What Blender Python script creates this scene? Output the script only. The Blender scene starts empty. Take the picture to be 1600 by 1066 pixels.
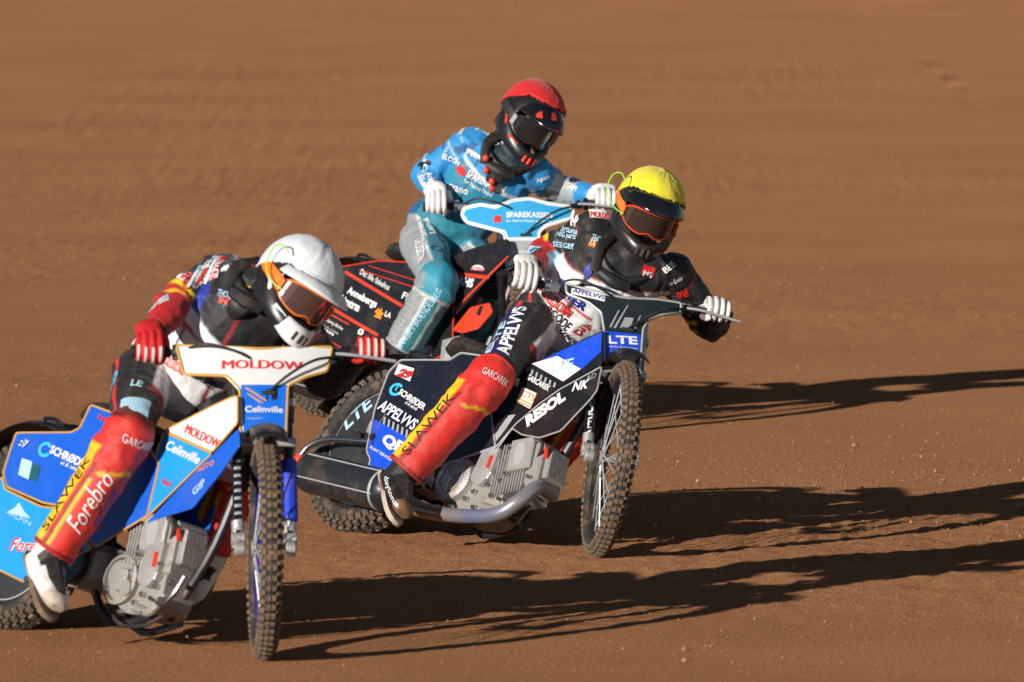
import bpy, bmesh, math, random
import numpy as np
from mathutils import Vector, Matrix, noise
from mathutils.bvhtree import BVHTree
random.seed(7)
RNG = np.random.default_rng(7)
S = bpy.context.scene
COL = S.collection
R = math.radians

# ------------------------------------------------------------------ camera
cd = bpy.data.cameras.new('camera')
cam = bpy.data.objects.new('camera', cd)
COL.objects.link(cam)
S.camera = cam
cam.location = (0.0, -32.2, 3.0)
cam.rotation_euler = (R(90) - math.atan(973 / 14000), 0, 0)
cd.sensor_fit = 'HORIZONTAL'
cd.sensor_width = 36.0
cd.lens = 315.0
cd.clip_end = 3000.0
cd.dof.use_dof = True
cd.dof.focus_distance = 33.4
cd.dof.aperture_fstop = 7.1

# ------------------------------------------------------------------ daylight: low evening sun from behind and left of the camera
SUN_EL = R(15.5)
SUN_FROM = Vector((-0.64 * math.cos(SUN_EL), -0.77 * math.cos(SUN_EL), math.sin(SUN_EL)))
wd = bpy.data.worlds.new('World')
S.world = wd
wd.use_nodes = True
wn = wd.node_tree.nodes
sky = wn.new('ShaderNodeTexSky')
sky.sky_type = 'NISHITA'
sky.sun_disc = False
sky.sun_elevation = SUN_EL
sky.sun_rotation = math.atan2(0.64, -0.77)
sky.air_density = 0.8
sky.dust_density = 0.3
wd.node_tree.links.new(sky.outputs[0], wn['Background'].inputs[0])
wn['Background'].inputs[1].default_value = 0.05
sl = bpy.data.lights.new('sun', 'SUN')
sl.energy = 5.0
sl.angle = R(0.53)
sl.color = (1.0, 0.945, 0.86)
so = bpy.data.objects.new('sun', sl)
COL.objects.link(so)
so.rotation_euler = SUN_FROM.to_track_quat('Z', 'Y').to_euler()
S.view_settings.view_transform = 'Standard'
S.view_settings.look = 'None'
S.view_settings.gamma = 1.0
S.view_settings.exposure = 0.12
S.view_settings.use_curve_mapping = False


# ------------------------------------------------------------------ materials
def lin(h):
    h = h.lstrip('#')
    o = []
    for i in (0, 2, 4):
        c = int(h[i:i + 2], 16) / 255
        o.append(c / 12.92 if c <= .04045 else ((c + .055) / 1.055) ** 2.4)
    return tuple(o)


DIRT = (0.30, 0.17, 0.095)


def mat(name, col=None, rough=.5, metal=0., dirt=.15, dirt_scale=9., bump=0., bump_scale=60., attr=False, spec=.5,
        coat=0., sheen=0., tint=.06, streak=False):
    m = bpy.data.materials.new(name)
    m.use_nodes = True
    nt = m.node_tree
    n, l = nt.nodes, nt.links
    b = n['Principled BSDF']
    tc = n.new('ShaderNodeTexCoord')
    if attr:
        a = n.new('ShaderNodeAttribute')
        a.attribute_name = 'Col'
        base = a.outputs['Color']
    else:
        c = n.new('ShaderNodeRGB')
        c.outputs[0].default_value = (*col, 1)
        base = c.outputs[0]
    # uneven tone
    nz = n.new('ShaderNodeTexNoise')
    nz.inputs['Scale'].default_value = 22
    nz.inputs['Detail'].default_value = 5
    l.new(tc.outputs['Object'], nz.inputs['Vector'])
    mr = n.new('ShaderNodeMapRange')
    mr.inputs['To Min'].default_value = 1 - tint * 2
    mr.inputs['To Max'].default_value = 1 + tint * 2
    l.new(nz.outputs[0], mr.inputs[0])
    mx = n.new('ShaderNodeMix')
    mx.data_type = 'RGBA'
    mx.blend_type = 'MULTIPLY'
    mx.inputs[0].default_value = 1
    l.new(base, mx.inputs[6])
    l.new(mr.outputs[0], mx.inputs[7])
    # dust and spatter
    dn = n.new('ShaderNodeTexNoise')
    dn.inputs['Scale'].default_value = dirt_scale
    dn.inputs['Detail'].default_value = 9
    dn.inputs['Roughness'].default_value = .68
    l.new(tc.outputs['Object'], dn.inputs['Vector'])
    rp = n.new('ShaderNodeMapRange')
    rp.inputs['From Min'].default_value = .50
    rp.inputs['From Max'].default_value = .78
    rp.inputs['To Max'].default_value = min(1, dirt * 2.2)
    l.new(dn.outputs[0], rp.inputs[0])
    vs = n.new('ShaderNodeTexVoronoi')
    vs.inputs['Scale'].default_value = 75
    l.new(tc.outputs['Object'], vs.inputs['Vector'])
    vr = n.new('ShaderNodeMapRange')
    vr.inputs['From Min'].default_value = .16
    vr.inputs['From Max'].default_value = .05
    vr.inputs['To Max'].default_value = min(.8, dirt * 2)
    l.new(vs.outputs['Distance'], vr.inputs[0])
    mxx = n.new('ShaderNodeMath')
    mxx.operation = 'MAXIMUM'
    l.new(rp.outputs[0], mxx.inputs[0])
    l.new(vr.outputs[0], mxx.inputs[1])
    m2 = n.new('ShaderNodeMix')
    m2.data_type = 'RGBA'
    l.new(mxx.outputs[0], m2.inputs[0])
    l.new(mx.outputs[2], m2.inputs[6])
    m2.inputs[7].default_value = (*DIRT, 1)
    l.new(m2.outputs[2], b.inputs['Base Color'])
    rr = n.new('ShaderNodeMapRange')
    rr.inputs['To Min'].default_value = rough
    rr.inputs['To Max'].default_value = min(1, rough + .45)
    l.new(mxx.outputs[0], rr.inputs[0])
    l.new(rr.outputs[0], b.inputs['Roughness'])
    b.inputs['Metallic'].default_value = metal
    b.inputs['Specular IOR Level'].default_value = spec
    b.inputs['Coat Weight'].default_value = coat
    b.inputs['Coat Roughness'].default_value = .12
    b.inputs['Sheen Weight'].default_value = sheen
    if bump:
        bn = n.new('ShaderNodeTexNoise')
        bn.inputs['Scale'].default_value = bump_scale
        bn.inputs['Detail'].default_value = 4
        l.new(tc.outputs['Object'], bn.inputs['Vector'])
        bp = n.new('ShaderNodeBump')
        bp.inputs['Strength'].default_value = 1.
        bp.inputs['Distance'].default_value = bump
        l.new(bn.outputs[0], bp.inputs['Height'])
        l.new(bp.outputs[0], b.inputs['Normal'])
    return m


M = {}
M['fabric'] = mat('suit_fabric', attr=True, rough=.62, dirt=.06, bump=.004, bump_scale=34, sheen=.15, tint=.08)
M['glove'] = mat('glove_fabric', attr=True, rough=.75, dirt=.1, bump=.0015, bump_scale=140, tint=.08)
M['gaiter'] = mat('gaiter_leather', attr=True, rough=.6, dirt=.2, bump=.006, bump_scale=24, tint=.12)
M['boot'] = mat('boot_leather', attr=True, rough=.6, dirt=.34, bump=.002, bump_scale=60)
M['skin'] = mat('skin', (.42, .22, .15), rough=.5, dirt=0)
M['black'] = mat('black_plastic', (.012, .012, .014), rough=.32, dirt=.08)
M['black_matt'] = mat('black_rubber', (.016, .015, .015), rough=.7, dirt=.2, bump=.001)
M['black_gloss'] = mat('black_gloss', (.008, .009, .012), rough=.16, dirt=.05, coat=.4)
M['navy'] = mat('navy_panel', (.009, .012, .022), rough=.3, dirt=.06)
M['charcoal'] = mat('charcoal_panel', (.016, .026, .030), rough=.28, dirt=.05)
M['blue'] = mat('blue_panel', (.010, .075, .66), rough=.3, dirt=.09)
M['azure'] = mat('azure_panel', (.008, .15, .72), rough=.3, dirt=.06)
M['royal'] = mat('royal_blue_panel', (.010, .105, .60), rough=.32, dirt=.06)
M['sky_blue'] = mat('light_blue_panel', (.015, .30, .78), rough=.32, dirt=.06)
M['cyan'] = mat('cyan_panel', (.04, .36, .68), rough=.2, dirt=.04)
M['white'] = mat('white_panel', (.74, .74, .74), rough=.35, dirt=.06)
M['white_ink'] = mat('white_print', (.80, .80, .80), rough=.45, dirt=.05, tint=.03)
M['grey_ink'] = mat('grey_print', (.34, .36, .38), rough=.5, dirt=.05)
M['blue_ink'] = mat('blue_print', (.01, .03, .32), rough=.45, dirt=.03)
M['pale_ink'] = mat('pale_blue_print', (.42, .66, .82), rough=.45, dirt=.05)
M['cyan_ink'] = mat('cyan_print', (.05, .50, .78), rough=.45, dirt=.05)
M['red_ink'] = mat('red_print', (.72, .022, .018), rough=.45, dirt=.04)
M['orange_ink'] = mat('orange_print', (.85, .26, .015), rough=.45, dirt=.05)
M['yellow_ink'] = mat('yellow_print', (.85, .55, .04), rough=.45, dirt=.04)
M['black_ink'] = mat('black_print', (.01, .01, .012), rough=.45, dirt=.05)
M['navy_ink'] = mat('navy_print', (.02, .02, .10), rough=.45, dirt=.03)
M['teal_ink'] = mat('dark_teal_print', (.01, .09, .12), rough=.5, dirt=.03)
M['red'] = mat('red_plastic', (.62, .03, .015), rough=.38, dirt=.1)
M['red_cap'] = mat('red_cloth_cover', (.62, .008, .010), rough=.68, dirt=.03, bump=.004, bump_scale=26, sheen=.2)
M['yellow_cap'] = mat('yellow_cloth_cover', (.80, .69, .025), rough=.68, dirt=.05, bump=.004, bump_scale=26, sheen=.2)
M['white_cap'] = mat('white_cloth_cover', (.74, .76, .78), rough=.68, dirt=.05, bump=.004, bump_scale=26, sheen=.2)
M['orange'] = mat('orange_plastic', (.85, .19, .02), rough=.35, dirt=.06)
M['orange_red'] = mat('orange_red_plastic', (.66, .050, .02), rough=.35, dirt=.06)
M['gold'] = mat('gold_edge', (.62, .33, .06), rough=.4, dirt=.1)
M['silencer'] = mat('silencer_shell', (.030, .032, .036), rough=.34, metal=.3, dirt=.22)
M['silver'] = mat('silver_edge', (.52, .54, .55), rough=.4, metal=.4, dirt=.14)
M['alu'] = mat('cast_alloy', (.52, .515, .50), rough=.42, metal=.55, dirt=.42, bump=.0015, bump_scale=120, dirt_scale=18, tint=.14)
M['alu_dirty'] = mat('dirty_cast_alloy', (.36, .345, .32), rough=.55, metal=.4, dirt=.6, bump=.002, bump_scale=90, dirt_scale=20)
M['steel'] = mat('steel', (.5, .5, .5), rough=.28, metal=1, dirt=.2)
M['chrome'] = mat('bright_steel', (.7, .7, .7), rough=.2, metal=1, dirt=.12)
M['dark_steel'] = mat('dark_steel', (.07, .07, .075), rough=.4, metal=.8, dirt=.22)
M['exhaust'] = mat('heat_tinted_pipe', attr=True, rough=.3, metal=.55, dirt=.2)
M['tyre'] = mat('tyre_rubber', (.028, .026, .025), rough=.8, dirt=.42, dirt_scale=16, bump=.002, bump_scale=90)
M['tread'] = mat('dusty_tread', (.15, .10, .066), rough=.9, dirt=.6, dirt_scale=26, bump=.002, bump_scale=120)
M['tread_dark'] = mat('worn_tread', (.095, .072, .054), rough=.9, dirt=.45, dirt_scale=26, bump=.002, bump_scale=120)
M['rim_black'] = mat('black_rim', (.015, .015, .016), rough=.35, dirt=.2)
M['rim_blue'] = mat('blue_rim', (.012, .015, .33), rough=.3, metal=.4, dirt=.15)
M['blue_rubber'] = mat('blue_sleeve', (.012, .05, .55), rough=.5, dirt=.15)
M['carbon'] = mat('carbon_mesh', (.03, .03, .034), rough=.4, dirt=.1, bump=.002, bump_scale=260)
M['green'] = mat('green_cord', (.28, .75, .05), rough=.5, dirt=0)
M['grey'] = mat('grey_panel', (.36, .37, .38), rough=.45, dirt=.1)
M['sole'] = mat('boot_sole', (.52, .44, .36), rough=.8, dirt=.5)
M['brace'] = mat('neck_brace', (.014, .014, .015), rough=.55, dirt=.08, bump=.002, bump_scale=50)


def lens_mat(name, col, rough, tr):
    m = mat(name, col, rough=rough, dirt=.03, coat=1., spec=.8, tint=.02)
    b = m.node_tree.nodes['Principled BSDF']
    b.inputs['Coat Roughness'].default_value = .03
    b.inputs['Transmission Weight'].default_value = tr
    return m


M['lens_dark'] = lens_mat('dark_lens', (.02, .02, .022), .06, .15)
M['lens_amber'] = lens_mat('amber_lens', (.07, .04, .03), .07, .3)
M['lens_mirror'] = lens_mat('mirror_lens', (.30, .16, .15), .07, .0)
M['lens_mirror'].node_tree.nodes['Principled BSDF'].inputs['Metallic'].default_value = .7


# ------------------------------------------------------------------ mesh helpers
def smooth_path(P, n):
    """Catmull-Rom through the rows of P (any width), n samples per span."""
    P = np.asarray(P, float)
    if len(P) == 2:
        t = np.linspace(0, 1, n + 1)[:, None]
        return P[0] * (1 - t) + P[1] * t
    Q = np.vstack([2 * P[0] - P[1], P, 2 * P[-1] - P[-2]])
    out = []
    for i in range(1, len(Q) - 2):
        a, b, c, d = Q[i - 1], Q[i], Q[i + 1], Q[i + 2]
        for k in range(n):
            t = k / n
            out.append(.5 * (2 * b + (c - a) * t + (2 * a - 5 * b + 4 * c - d) * t * t + (3 * b - a - 3 * c + d) * t ** 3))
    out.append(P[-1])
    return np.array(out)


def unit(v):
    v = np.asarray(v, float)
    return v / (np.linalg.norm(v) + 1e-12)


class MB:
    def __init__(s):
        s.v, s.f, s.m = [], [], []

    def add(s, V, F, mi=0):
        o = len(s.v)
        s.v += [tuple(map(float, p)) for p in V]
        s.f += [tuple(int(i) + o for i in f) for f in F]
        s.m += [mi] * len(F)
        return s

    def box(s, c, size, R_=None, mi=0, ch=.12):
        """box with chamfered edges"""
        sx, sy, sz = np.array(size) / 2
        b = min(sx, sy, sz) * ch * 2
        V = []
        for x in (-1, 1):
            for y in (-1, 1):
                for z in (-1, 1):
                    V += [(x * (sx - b), y * (sy - b), z * sz), (x * (sx - b), y * sy, z * (sz - b)), (x * sx, y * (sy - b), z * (sz - b))]
        bm = bmesh.new()
        for p in V:
            bm.verts.new(p)
        bmesh.ops.convex_hull(bm, input=bm.verts)
        bm.verts.index_update()
        V = np.array([v.co[:] for v in bm.verts])
        F = [[v.index for v in f.verts] for f in bm.faces]
        bm.free()
        if R_ is not None:
            V = V @ np.asarray(R_).T
        return s.add(V + np.asarray(c), F, mi)

    def tube(s, P, r, n=10, sub=6, closed=False, wide=None, mi=0, cap=True):
        """sweep of a circle (r scalar / per point) or an ellipse (r = rows (a, b), a along `wide`)"""
        P = np.asarray(P, float)
        r = np.asarray(r, float)
        if r.ndim == 0:
            r = np.full((len(P), 2), float(r))
        elif r.ndim == 1:
            r = np.stack([r, r], 1)
        if closed:
            PP = np.hstack([P, r])
            Q = np.vstack([PP[-1], PP, PP[0], PP[1]])
            A = smooth_path(Q, sub)[sub:-sub]
            A = A[:-1]
        else:
            A = smooth_path(np.hstack([P, r]), sub) if sub else np.hstack([P, r])
        pts, rad = A[:, :3], A[:, 3:]
        N = len(pts)
        T = np.gradient(pts, axis=0) if not closed else (np.roll(pts, -1, 0) - np.roll(pts, 1, 0))
        T = T / (np.linalg.norm(T, axis=1)[:, None] + 1e-12)
        if wide is None:
            w = np.array([0, 0, 1.]) if abs(T[0][2]) < .9 else np.array([1., 0, 0])
        else:
            w = np.asarray(wide, float)
        V = []
        for i in range(N):
            if wide is not None:
                w = np.asarray(wide, float)
            a = unit(w - T[i] * (w @ T[i]))
            b = np.cross(T[i], a)
            w = a
            for k in range(n):
                t = 2 * math.pi * k / n
                V.append(pts[i] + a * math.cos(t) * rad[i, 0] + b * math.sin(t) * rad[i, 1])
        F = []
        for i in range(N if closed else N - 1):
            j = (i + 1) % N
            for k in range(n):
                F.append((i * n + k, i * n + (k + 1) % n, j * n + (k + 1) % n, j * n + k))
        if cap and not closed:
            F.append(tuple(reversed(range(n))))
            F.append(tuple((N - 1) * n + k for k in range(n)))
        return s.add(V, F, mi)

    def lathe(s, prof, o, ax, n=32, mi=0, up=None, closed=False):
        """prof rows (radius, height along ax)"""
        ax = unit(ax)
        u = np.array([0, 0, 1.]) if up is None else np.asarray(up, float)
        if abs(u @ ax) > .95:
            u = np.array([1., 0, 0])
        a = unit(u - ax * (u @ ax))
        b = np.cross(ax, a)
        V, F = [], []
        for r_, h in prof:
            for k in range(n):
                t = 2 * math.pi * k / n
                V.append(np.asarray(o) + ax * h + a * math.cos(t) * r_ + b * math.sin(t) * r_)
        m_ = len(prof)
        for i in range(m_ if closed else m_ - 1):
            j = (i + 1) % m_
            for k in range(n):
                F.append((i * n + k, i * n + (k + 1) % n, j * n + (k + 1) % n, j * n + k))
        return s.add(V, F, mi)

    def disc(s, o, ax, r, h, n=24, mi=0):
        b = min(r, abs(h)) * .15
        return s.lathe([(1e-5, 0), (r - b, 0), (r, b), (r, h - b), (r - b, h), (1e-5, h)], o, ax, n, mi)

    def ell(s, c, rad, R_=None, n=20, m_=12, mi=0):
        V, F = [], []
        for i in range(m_ + 1):
            p = math.pi * i / m_
            for k in range(n):
                t = 2 * math.pi * k / n
                V.append((math.sin(p) * math.cos(t) * rad[0], math.sin(p) * math.sin(t) * rad[1], math.cos(p) * rad[2]))
        for i in range(m_):
            for k in range(n):
                F.append((i * n + k, (i + 1) * n + k, (i + 1) * n + (k + 1) % n, i * n + (k + 1) % n))
        V = np.array(V)
        if R_ is not None:
            V = V @ np.asarray(R_).T
        return s.add(V + np.asarray(c), F, mi)

    def plate(s, P, n, th, grid=0., bend=None, mi=0, bev=.003):
        """solid plate: coplanar outline P, thickness th along -n, cut on a grid so that it can be bent"""
        P = np.asarray(P, float)
        n = unit(n)
        if np.cross(P[1] - P[0], P[2] - P[1]) is None:
            pass
        area = sum((np.cross(P[i] - P[0], P[i + 1] - P[0]) for i in range(1, len(P) - 1)), np.zeros(3))
        if area @ n < 0:
            P = P[::-1]
        bm = bmesh.new()
        top = [bm.verts.new(p) for p in P]
        bot = [bm.verts.new(p - n * th) for p in P]
        bm.faces.new(top)
        bm.faces.new(list(reversed(bot)))
        for i in range(len(P)):
            j = (i + 1) % len(P)
            bm.faces.new((top[i], bot[i], bot[j], top[j]))
        if bev:
            ed = [e for e in bm.edges if (e.verts[0] in top) == (e.verts[1] in top)]
            bmesh.ops.bevel(bm, geom=ed, offset=bev, segments=2, affect='EDGES', profile=.6, clamp_overlap=True)
        if grid:
            a = unit(P[1] - P[0])
            b = np.cross(n, a)
            for ax in (a, b):
                q = [np.array(v.co) @ ax for v in bm.verts]
                x = min(q) + grid
                while x < max(q) - 1e-4:
                    bmesh.ops.bisect_plane(bm, geom=bm.verts[:] + bm.edges[:] + bm.faces[:], plane_co=Vector(ax * x), plane_no=Vector(ax))
                    x += grid
        bmesh.ops.triangulate(bm, faces=[f for f in bm.faces if len(f.verts) > 4])
        bm.verts.index_update()
        V = np.array([v.co[:] for v in bm.verts])
        F = [[v.index for v in f.verts] for f in bm.faces]
        bm.free()
        if bend:
            V = np.array([bend(p) for p in V])
        return s.add(V, F, mi)

    def xf(s, Rm, t=(0, 0, 0), piv=(0, 0, 0)):
        V = (np.array(s.v) - np.asarray(piv)) @ np.asarray(Rm).T + np.asarray(piv) + np.asarray(t)
        s.v = [tuple(p) for p in V]
        return s

    def mesh(s, name, mats, smooth=35):
        me = bpy.data.meshes.new(name)
        me.from_pydata(s.v, [], s.f)
        for m_ in (mats if isinstance(mats, (list, tuple)) else [mats]):
            me.materials.append(M[m_] if isinstance(m_, str) else m_)
        if any(s.m):
            me.polygons.foreach_set('material_index', s.m)
        if smooth:
            me.shade_smooth()
            me.set_sharp_from_angle(angle=R(smooth))
        me.update()
        return me

    def build(s, name, mats, parent=None, smooth=35, **props):
        return obj(name, s.mesh(name, mats, smooth), parent, **props)


def obj(name, data, parent=None, mw=None, **props):
    o = bpy.data.objects.new(name, data)
    COL.objects.link(o)
    if parent is not None:
        o.parent = parent
    if mw is not None:
        o.matrix_local = mw
    for k, v in props.items():
        o[k] = v
    return o


def setcol(me, C):
    a = me.attributes.new('Col', 'FLOAT_COLOR', 'POINT')
    C = np.asarray(C, np.float32)
    if C.shape[1] == 3:
        C = np.hstack([C, np.ones((len(C), 1), np.float32)])
    a.data.foreach_set('color', C.ravel())


# ------------------------------------------------------------------ flat print laid on a surface
_bvh = {}


def bvh_of(o):
    k = o.name
    if k not in _bvh:
        me = o.data
        _bvh[k] = BVHTree.FromPolygons([v.co[:] for v in me.vertices], [p.vertices[:] for p in me.polygons])
    return _bvh[k]


_txt = {}


def text_shape(s, bold, shear, sp):
    if 'M' in s:
        bold = 0.
    k = (s, bold, shear, sp)
    if k not in _txt:
        c = bpy.data.curves.new('t', 'FONT')
        c.body = s
        c.size = 1
        c.offset = bold
        c.shear = shear
        c.space_character = sp
        c.resolution_u = 3
        o = bpy.data.objects.new('t', c)
        me = o.to_mesh()
        V = np.array([v.co[:2] for v in me.vertices])
        F = [tuple(p.vertices) for p in me.polygons]
        o.to_mesh_clear()
        bpy.data.objects.remove(o)
        bpy.data.curves.remove(c)
        V = V - np.array([V[:, 0].min(), V[:, 1].min()])
        V = V / np.array([V[:, 0].max(), V[:, 1].max()])
        _txt[k] = (V, F)
    return _txt[k]


def lay(target, V2, F, p0, p1, h, material, name, lift=.0016, normal=None, cut=.02, far=.12):
    """lay a flat shape (unit square coords) with its lower edge from p0 to p1 and height h on the target's surface"""
    _lay[target.name] = _lay.get(target.name, 0) + 1
    lift += .00012 * _lay[target.name]
    p0, p1 = np.asarray(p0, float), np.asarray(p1, float)
    L = np.linalg.norm(p1 - p0)
    tree = bvh_of(target)
    if normal is None:
        # the sun and riders face -Y: find the surface in front of each end of the base line, then the mean facing
        def front(q):
            h_ = tree.ray_cast(Vector(q) - Vector((0, .45, 0)), Vector((0, 1, 0)), 1.2)
            return h_ if h_[0] is not None else tree.find_nearest(Vector(q))
        hs = [front(p0 + (p1 - p0) * k) for k in (.0, .25, .5, .75, 1.)]
        N = unit(sum((np.array(q[1]) for q in hs), np.zeros(3)))
        p0, p1 = np.array(hs[0][0]), np.array(hs[-1][0])
        L = np.linalg.norm(p1 - p0)
    else:
        N = unit(normal)
    X = unit((p1 - p0) - N * ((p1 - p0) @ N))
    Y = np.cross(N, X)
    bm = bmesh.new()
    vs = [bm.verts.new((x * L, y * h, 0)) for x, y in V2]
    for f in F:
        try:
            bm.faces.new([vs[i] for i in f])
        except ValueError:
            pass
    if cut:
        for ax, ext in ((Vector((1, 0, 0)), L), (Vector((0, 1, 0)), h)):
            x = cut
            while x < ext:
                bmesh.ops.bisect_plane(bm, geom=bm.verts[:] + bm.edges[:] + bm.faces[:], plane_co=ax * x, plane_no=ax)
                x += cut
    out = []
    for v in bm.verts:
        q = p0 + X * v.co.x + Y * v.co.y
        hit = tree.ray_cast(Vector(q + N * far), Vector(-N), far * 2.2)
        if hit[0] is None:
            hit = tree.find_nearest(Vector(q))
        n_ = np.array(hit[1])
        if n_ @ N < 0:
            n_ = -n_
        h0 = np.array(hit[0])
        if abs((h0 - q) @ N) > .06:
            h0 = q + N * max(-.06, min(.06, (h0 - q) @ N))
        out.append(h0 + unit(n_ + N) * lift)
    for v, q in zip(bm.verts, out):
        v.co = q
    me = bpy.data.meshes.new(name)
    bm.to_mesh(me)
    bm.free()
    me.materials.append(M[material])
    me.shade_smooth()
    return obj(name, me, target)


def text(target, s, p0, p1, h, material, bold=.012, shear=0., sp=1.0, lift=.0018, normal=None, cut=.02, outline=None, ow=.03):
    if outline:
        V, F = text_shape(s, bold + ow, shear, sp)
        lay(target, V, F, p0, p1, h, outline, 'lettering', lift - .0008, normal, cut)
    V, F = text_shape(s, bold, shear, sp)
    if 'M' in s and bold > .015:
        p0, p1 = np.asarray(p0, float), np.asarray(p1, float)
        d = (p1 - p0) / np.linalg.norm(p1 - p0) * h * .05
        lay(target, V, F, p0 - d, p1 - d, h, material, 'lettering', lift, normal, cut)
        return lay(target, V, F, p0 + d, p1 + d, h, material, 'lettering', lift, normal, cut)
    return lay(target, V, F, p0, p1, h, material, 'lettering', lift, normal, cut)


_lay = {}
RECT = (np.array([(0, 0), (1, 0), (1, 1), (0, 1)]), [(0, 1, 2, 3)])


def shape_ring(r0=.30, r1=.5, a0=0, a1=360, n=26):
    V, F = [], []
    for i in range(n + 1):
        a = R(a0 + (a1 - a0) * i / n)
        V += [(.5 + r0 * math.cos(a), .5 + r0 * math.sin(a)), (.5 + r1 * math.cos(a), .5 + r1 * math.sin(a))]
    for i in range(n):
        F.append((2 * i, 2 * i + 1, 2 * i + 3, 2 * i + 2))
    return np.array(V), F


def shape_oval(n=22):
    V = np.array([(.5 + .5 * math.cos(2 * math.pi * i / n), .5 + .5 * math.sin(2 * math.pi * i / n)) for i in range(n)])
    return V, [tuple(range(n))]


def shape_poly(P):
    return np.array(P, float), [tuple(range(len(P)))]


def patch(target, p0, p1, h, material, shp=None, name='sticker', lift=.001, normal=None, cut=.02):
    V, F = shp or RECT
    return lay(target, V, F, p0, p1, h, material, name, lift, normal, cut)


def decal_poly(target, P3, material, normal, name='sticker', lift=.001, cut=.03):
    """outline given directly in the target's space"""
    P3 = np.asarray(P3, float)
    N = unit(normal)
    X = unit(P3[1] - P3[0] - N * ((P3[1] - P3[0]) @ N))
    Y = np.cross(N, X)
    q = np.stack([(P3 - P3[0]) @ X, (P3 - P3[0]) @ Y], 1)
    lo, hi = q.min(0), q.max(0)
    V = (q - lo) / (hi - lo)
    p0 = P3[0] + X * lo[0] + Y * lo[1]
    return lay(target, V, [tuple(range(len(V)))], p0, p0 + X * (hi[0] - lo[0]), hi[1] - lo[1], material, name, lift, normal, cut)


# ------------------------------------------------------------------ the dirt track
def vnoise(X, Y, sc, seed):
    """smooth value noise on arrays"""
    r = np.random.default_rng(seed)
    T = r.random((256, 256))
    x, y = X / sc, Y / sc
    xi, yi = np.floor(x).astype(int), np.floor(y).astype(int)
    fx, fy = x - xi, y - yi
    fx, fy = fx * fx * (3 - 2 * fx), fy * fy * (3 - 2 * fy)
    g = lambda a, b: T[a % 256, b % 256]
    return (g(xi, yi) * (1 - fx) + g(xi + 1, yi) * fx) * (1 - fy) + (g(xi, yi + 1) * (1 - fx) + g(xi + 1, yi + 1) * fx) * fy - .5


def axis_steps(parts):
    o = []
    for a, b, st in parts:
        o.append(np.arange(a, b, st))
    return np.unique(np.round(np.concatenate(o + [np.array([parts[-1][1]])]), 4))


def relief(X, Y, near):
    z = np.clip((26 - Y) / 18, .12, 1) * .006 * vnoise(X + Y * .25, Y * .5, 1.9, 1) + np.clip((26 - Y) / 18, .12, 1) * .004 * vnoise(X + .5 * Y, Y * .7, .55, 2)
    loose = np.clip(vnoise(X, Y * .6, 2.6, 9) * 2.2 + .55, .15, 1.)
    z = z + near * loose * (.010 * vnoise(X, Y, .11, 3) + .008 * vnoise(X, Y, .045, 4) + .006 * (RNG.random(X.shape) - .5))
    return z


gx = axis_steps([(-900, -60, 60), (-60, -8, 2.), (-8, -3.4, .2), (-3.4, 3.6, .022), (3.6, 8, .2), (8, 60, 2.), (60, 900, 60)])
gy = axis_steps([(-900, -80, 60), (-80, -8, 2.), (-8, -4.6, .2), (-4.6, 9, .030), (9, 24, .10), (24, 70, .35), (70, 140, 5), (140, 1500, 80)])
X, Y = np.meshgrid(gx, gy)
near = np.clip((5 - np.abs(X)) / 1.5, 0, 1) * np.clip((Y + 6) / 1.2, 0, 1) * np.clip((80 - Y) / 30, 0, 1)
Zg = relief(X, Y, near)
nx, ny = len(gx), len(gy)
me = bpy.data.meshes.new('dirt_track')
idx = np.arange(nx * ny).reshape(ny, nx)
quads = np.stack([idx[:-1, :-1], idx[:-1, 1:], idx[1:, 1:], idx[1:, :-1]], -1).reshape(-1, 4)
me.vertices.add(nx * ny)
me.vertices.foreach_set('co', np.stack([X, Y, Zg], -1).astype(np.float32).ravel())
me.loops.add(quads.size)
me.loops.foreach_set('vertex_index', quads.ravel().astype(np.int32))
me.polygons.add(len(quads))
me.polygons.foreach_set('loop_start', np.arange(0, quads.size, 4, dtype=np.int32))
me.polygons.foreach_set('loop_total', np.full(len(quads), 4, np.int32))
me.update(calc_edges=True)
me.shade_smooth()
ground = obj('dirt_track', me, kind='structure', label='brown loose dirt of the oval race track')

gm = bpy.data.materials.new('track_dirt')
gm.use_nodes = True
nt = gm.node_tree
n, l = nt.nodes, nt.links
b = n['Principled BSDF']
b.inputs['Roughness'].default_value = 1
b.inputs['Diffuse Roughness'].default_value = 1
b.inputs['Specular IOR Level'].default_value = 0
tc = n.new('ShaderNodeTexCoord')


def gnoise(scale, detail=4, vec=None, rough=.6):
    q = n.new('ShaderNodeTexNoise')
    q.inputs['Scale'].default_value = scale
    q.inputs['Detail'].default_value = detail
    q.inputs['Roughness'].default_value = rough
    l.new(vec or tc.outputs['Object'], q.inputs['Vector'])
    return q.outputs[0]


def gmap(src, a, b_, c, d):
    q = n.new('ShaderNodeMapRange')
    for k, v in zip(('From Min', 'From Max', 'To Min', 'To Max'), (a, b_, c, d)):
        q.inputs[k].default_value = v
    l.new(src, q.inputs[0])
    return q.outputs[0]


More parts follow.
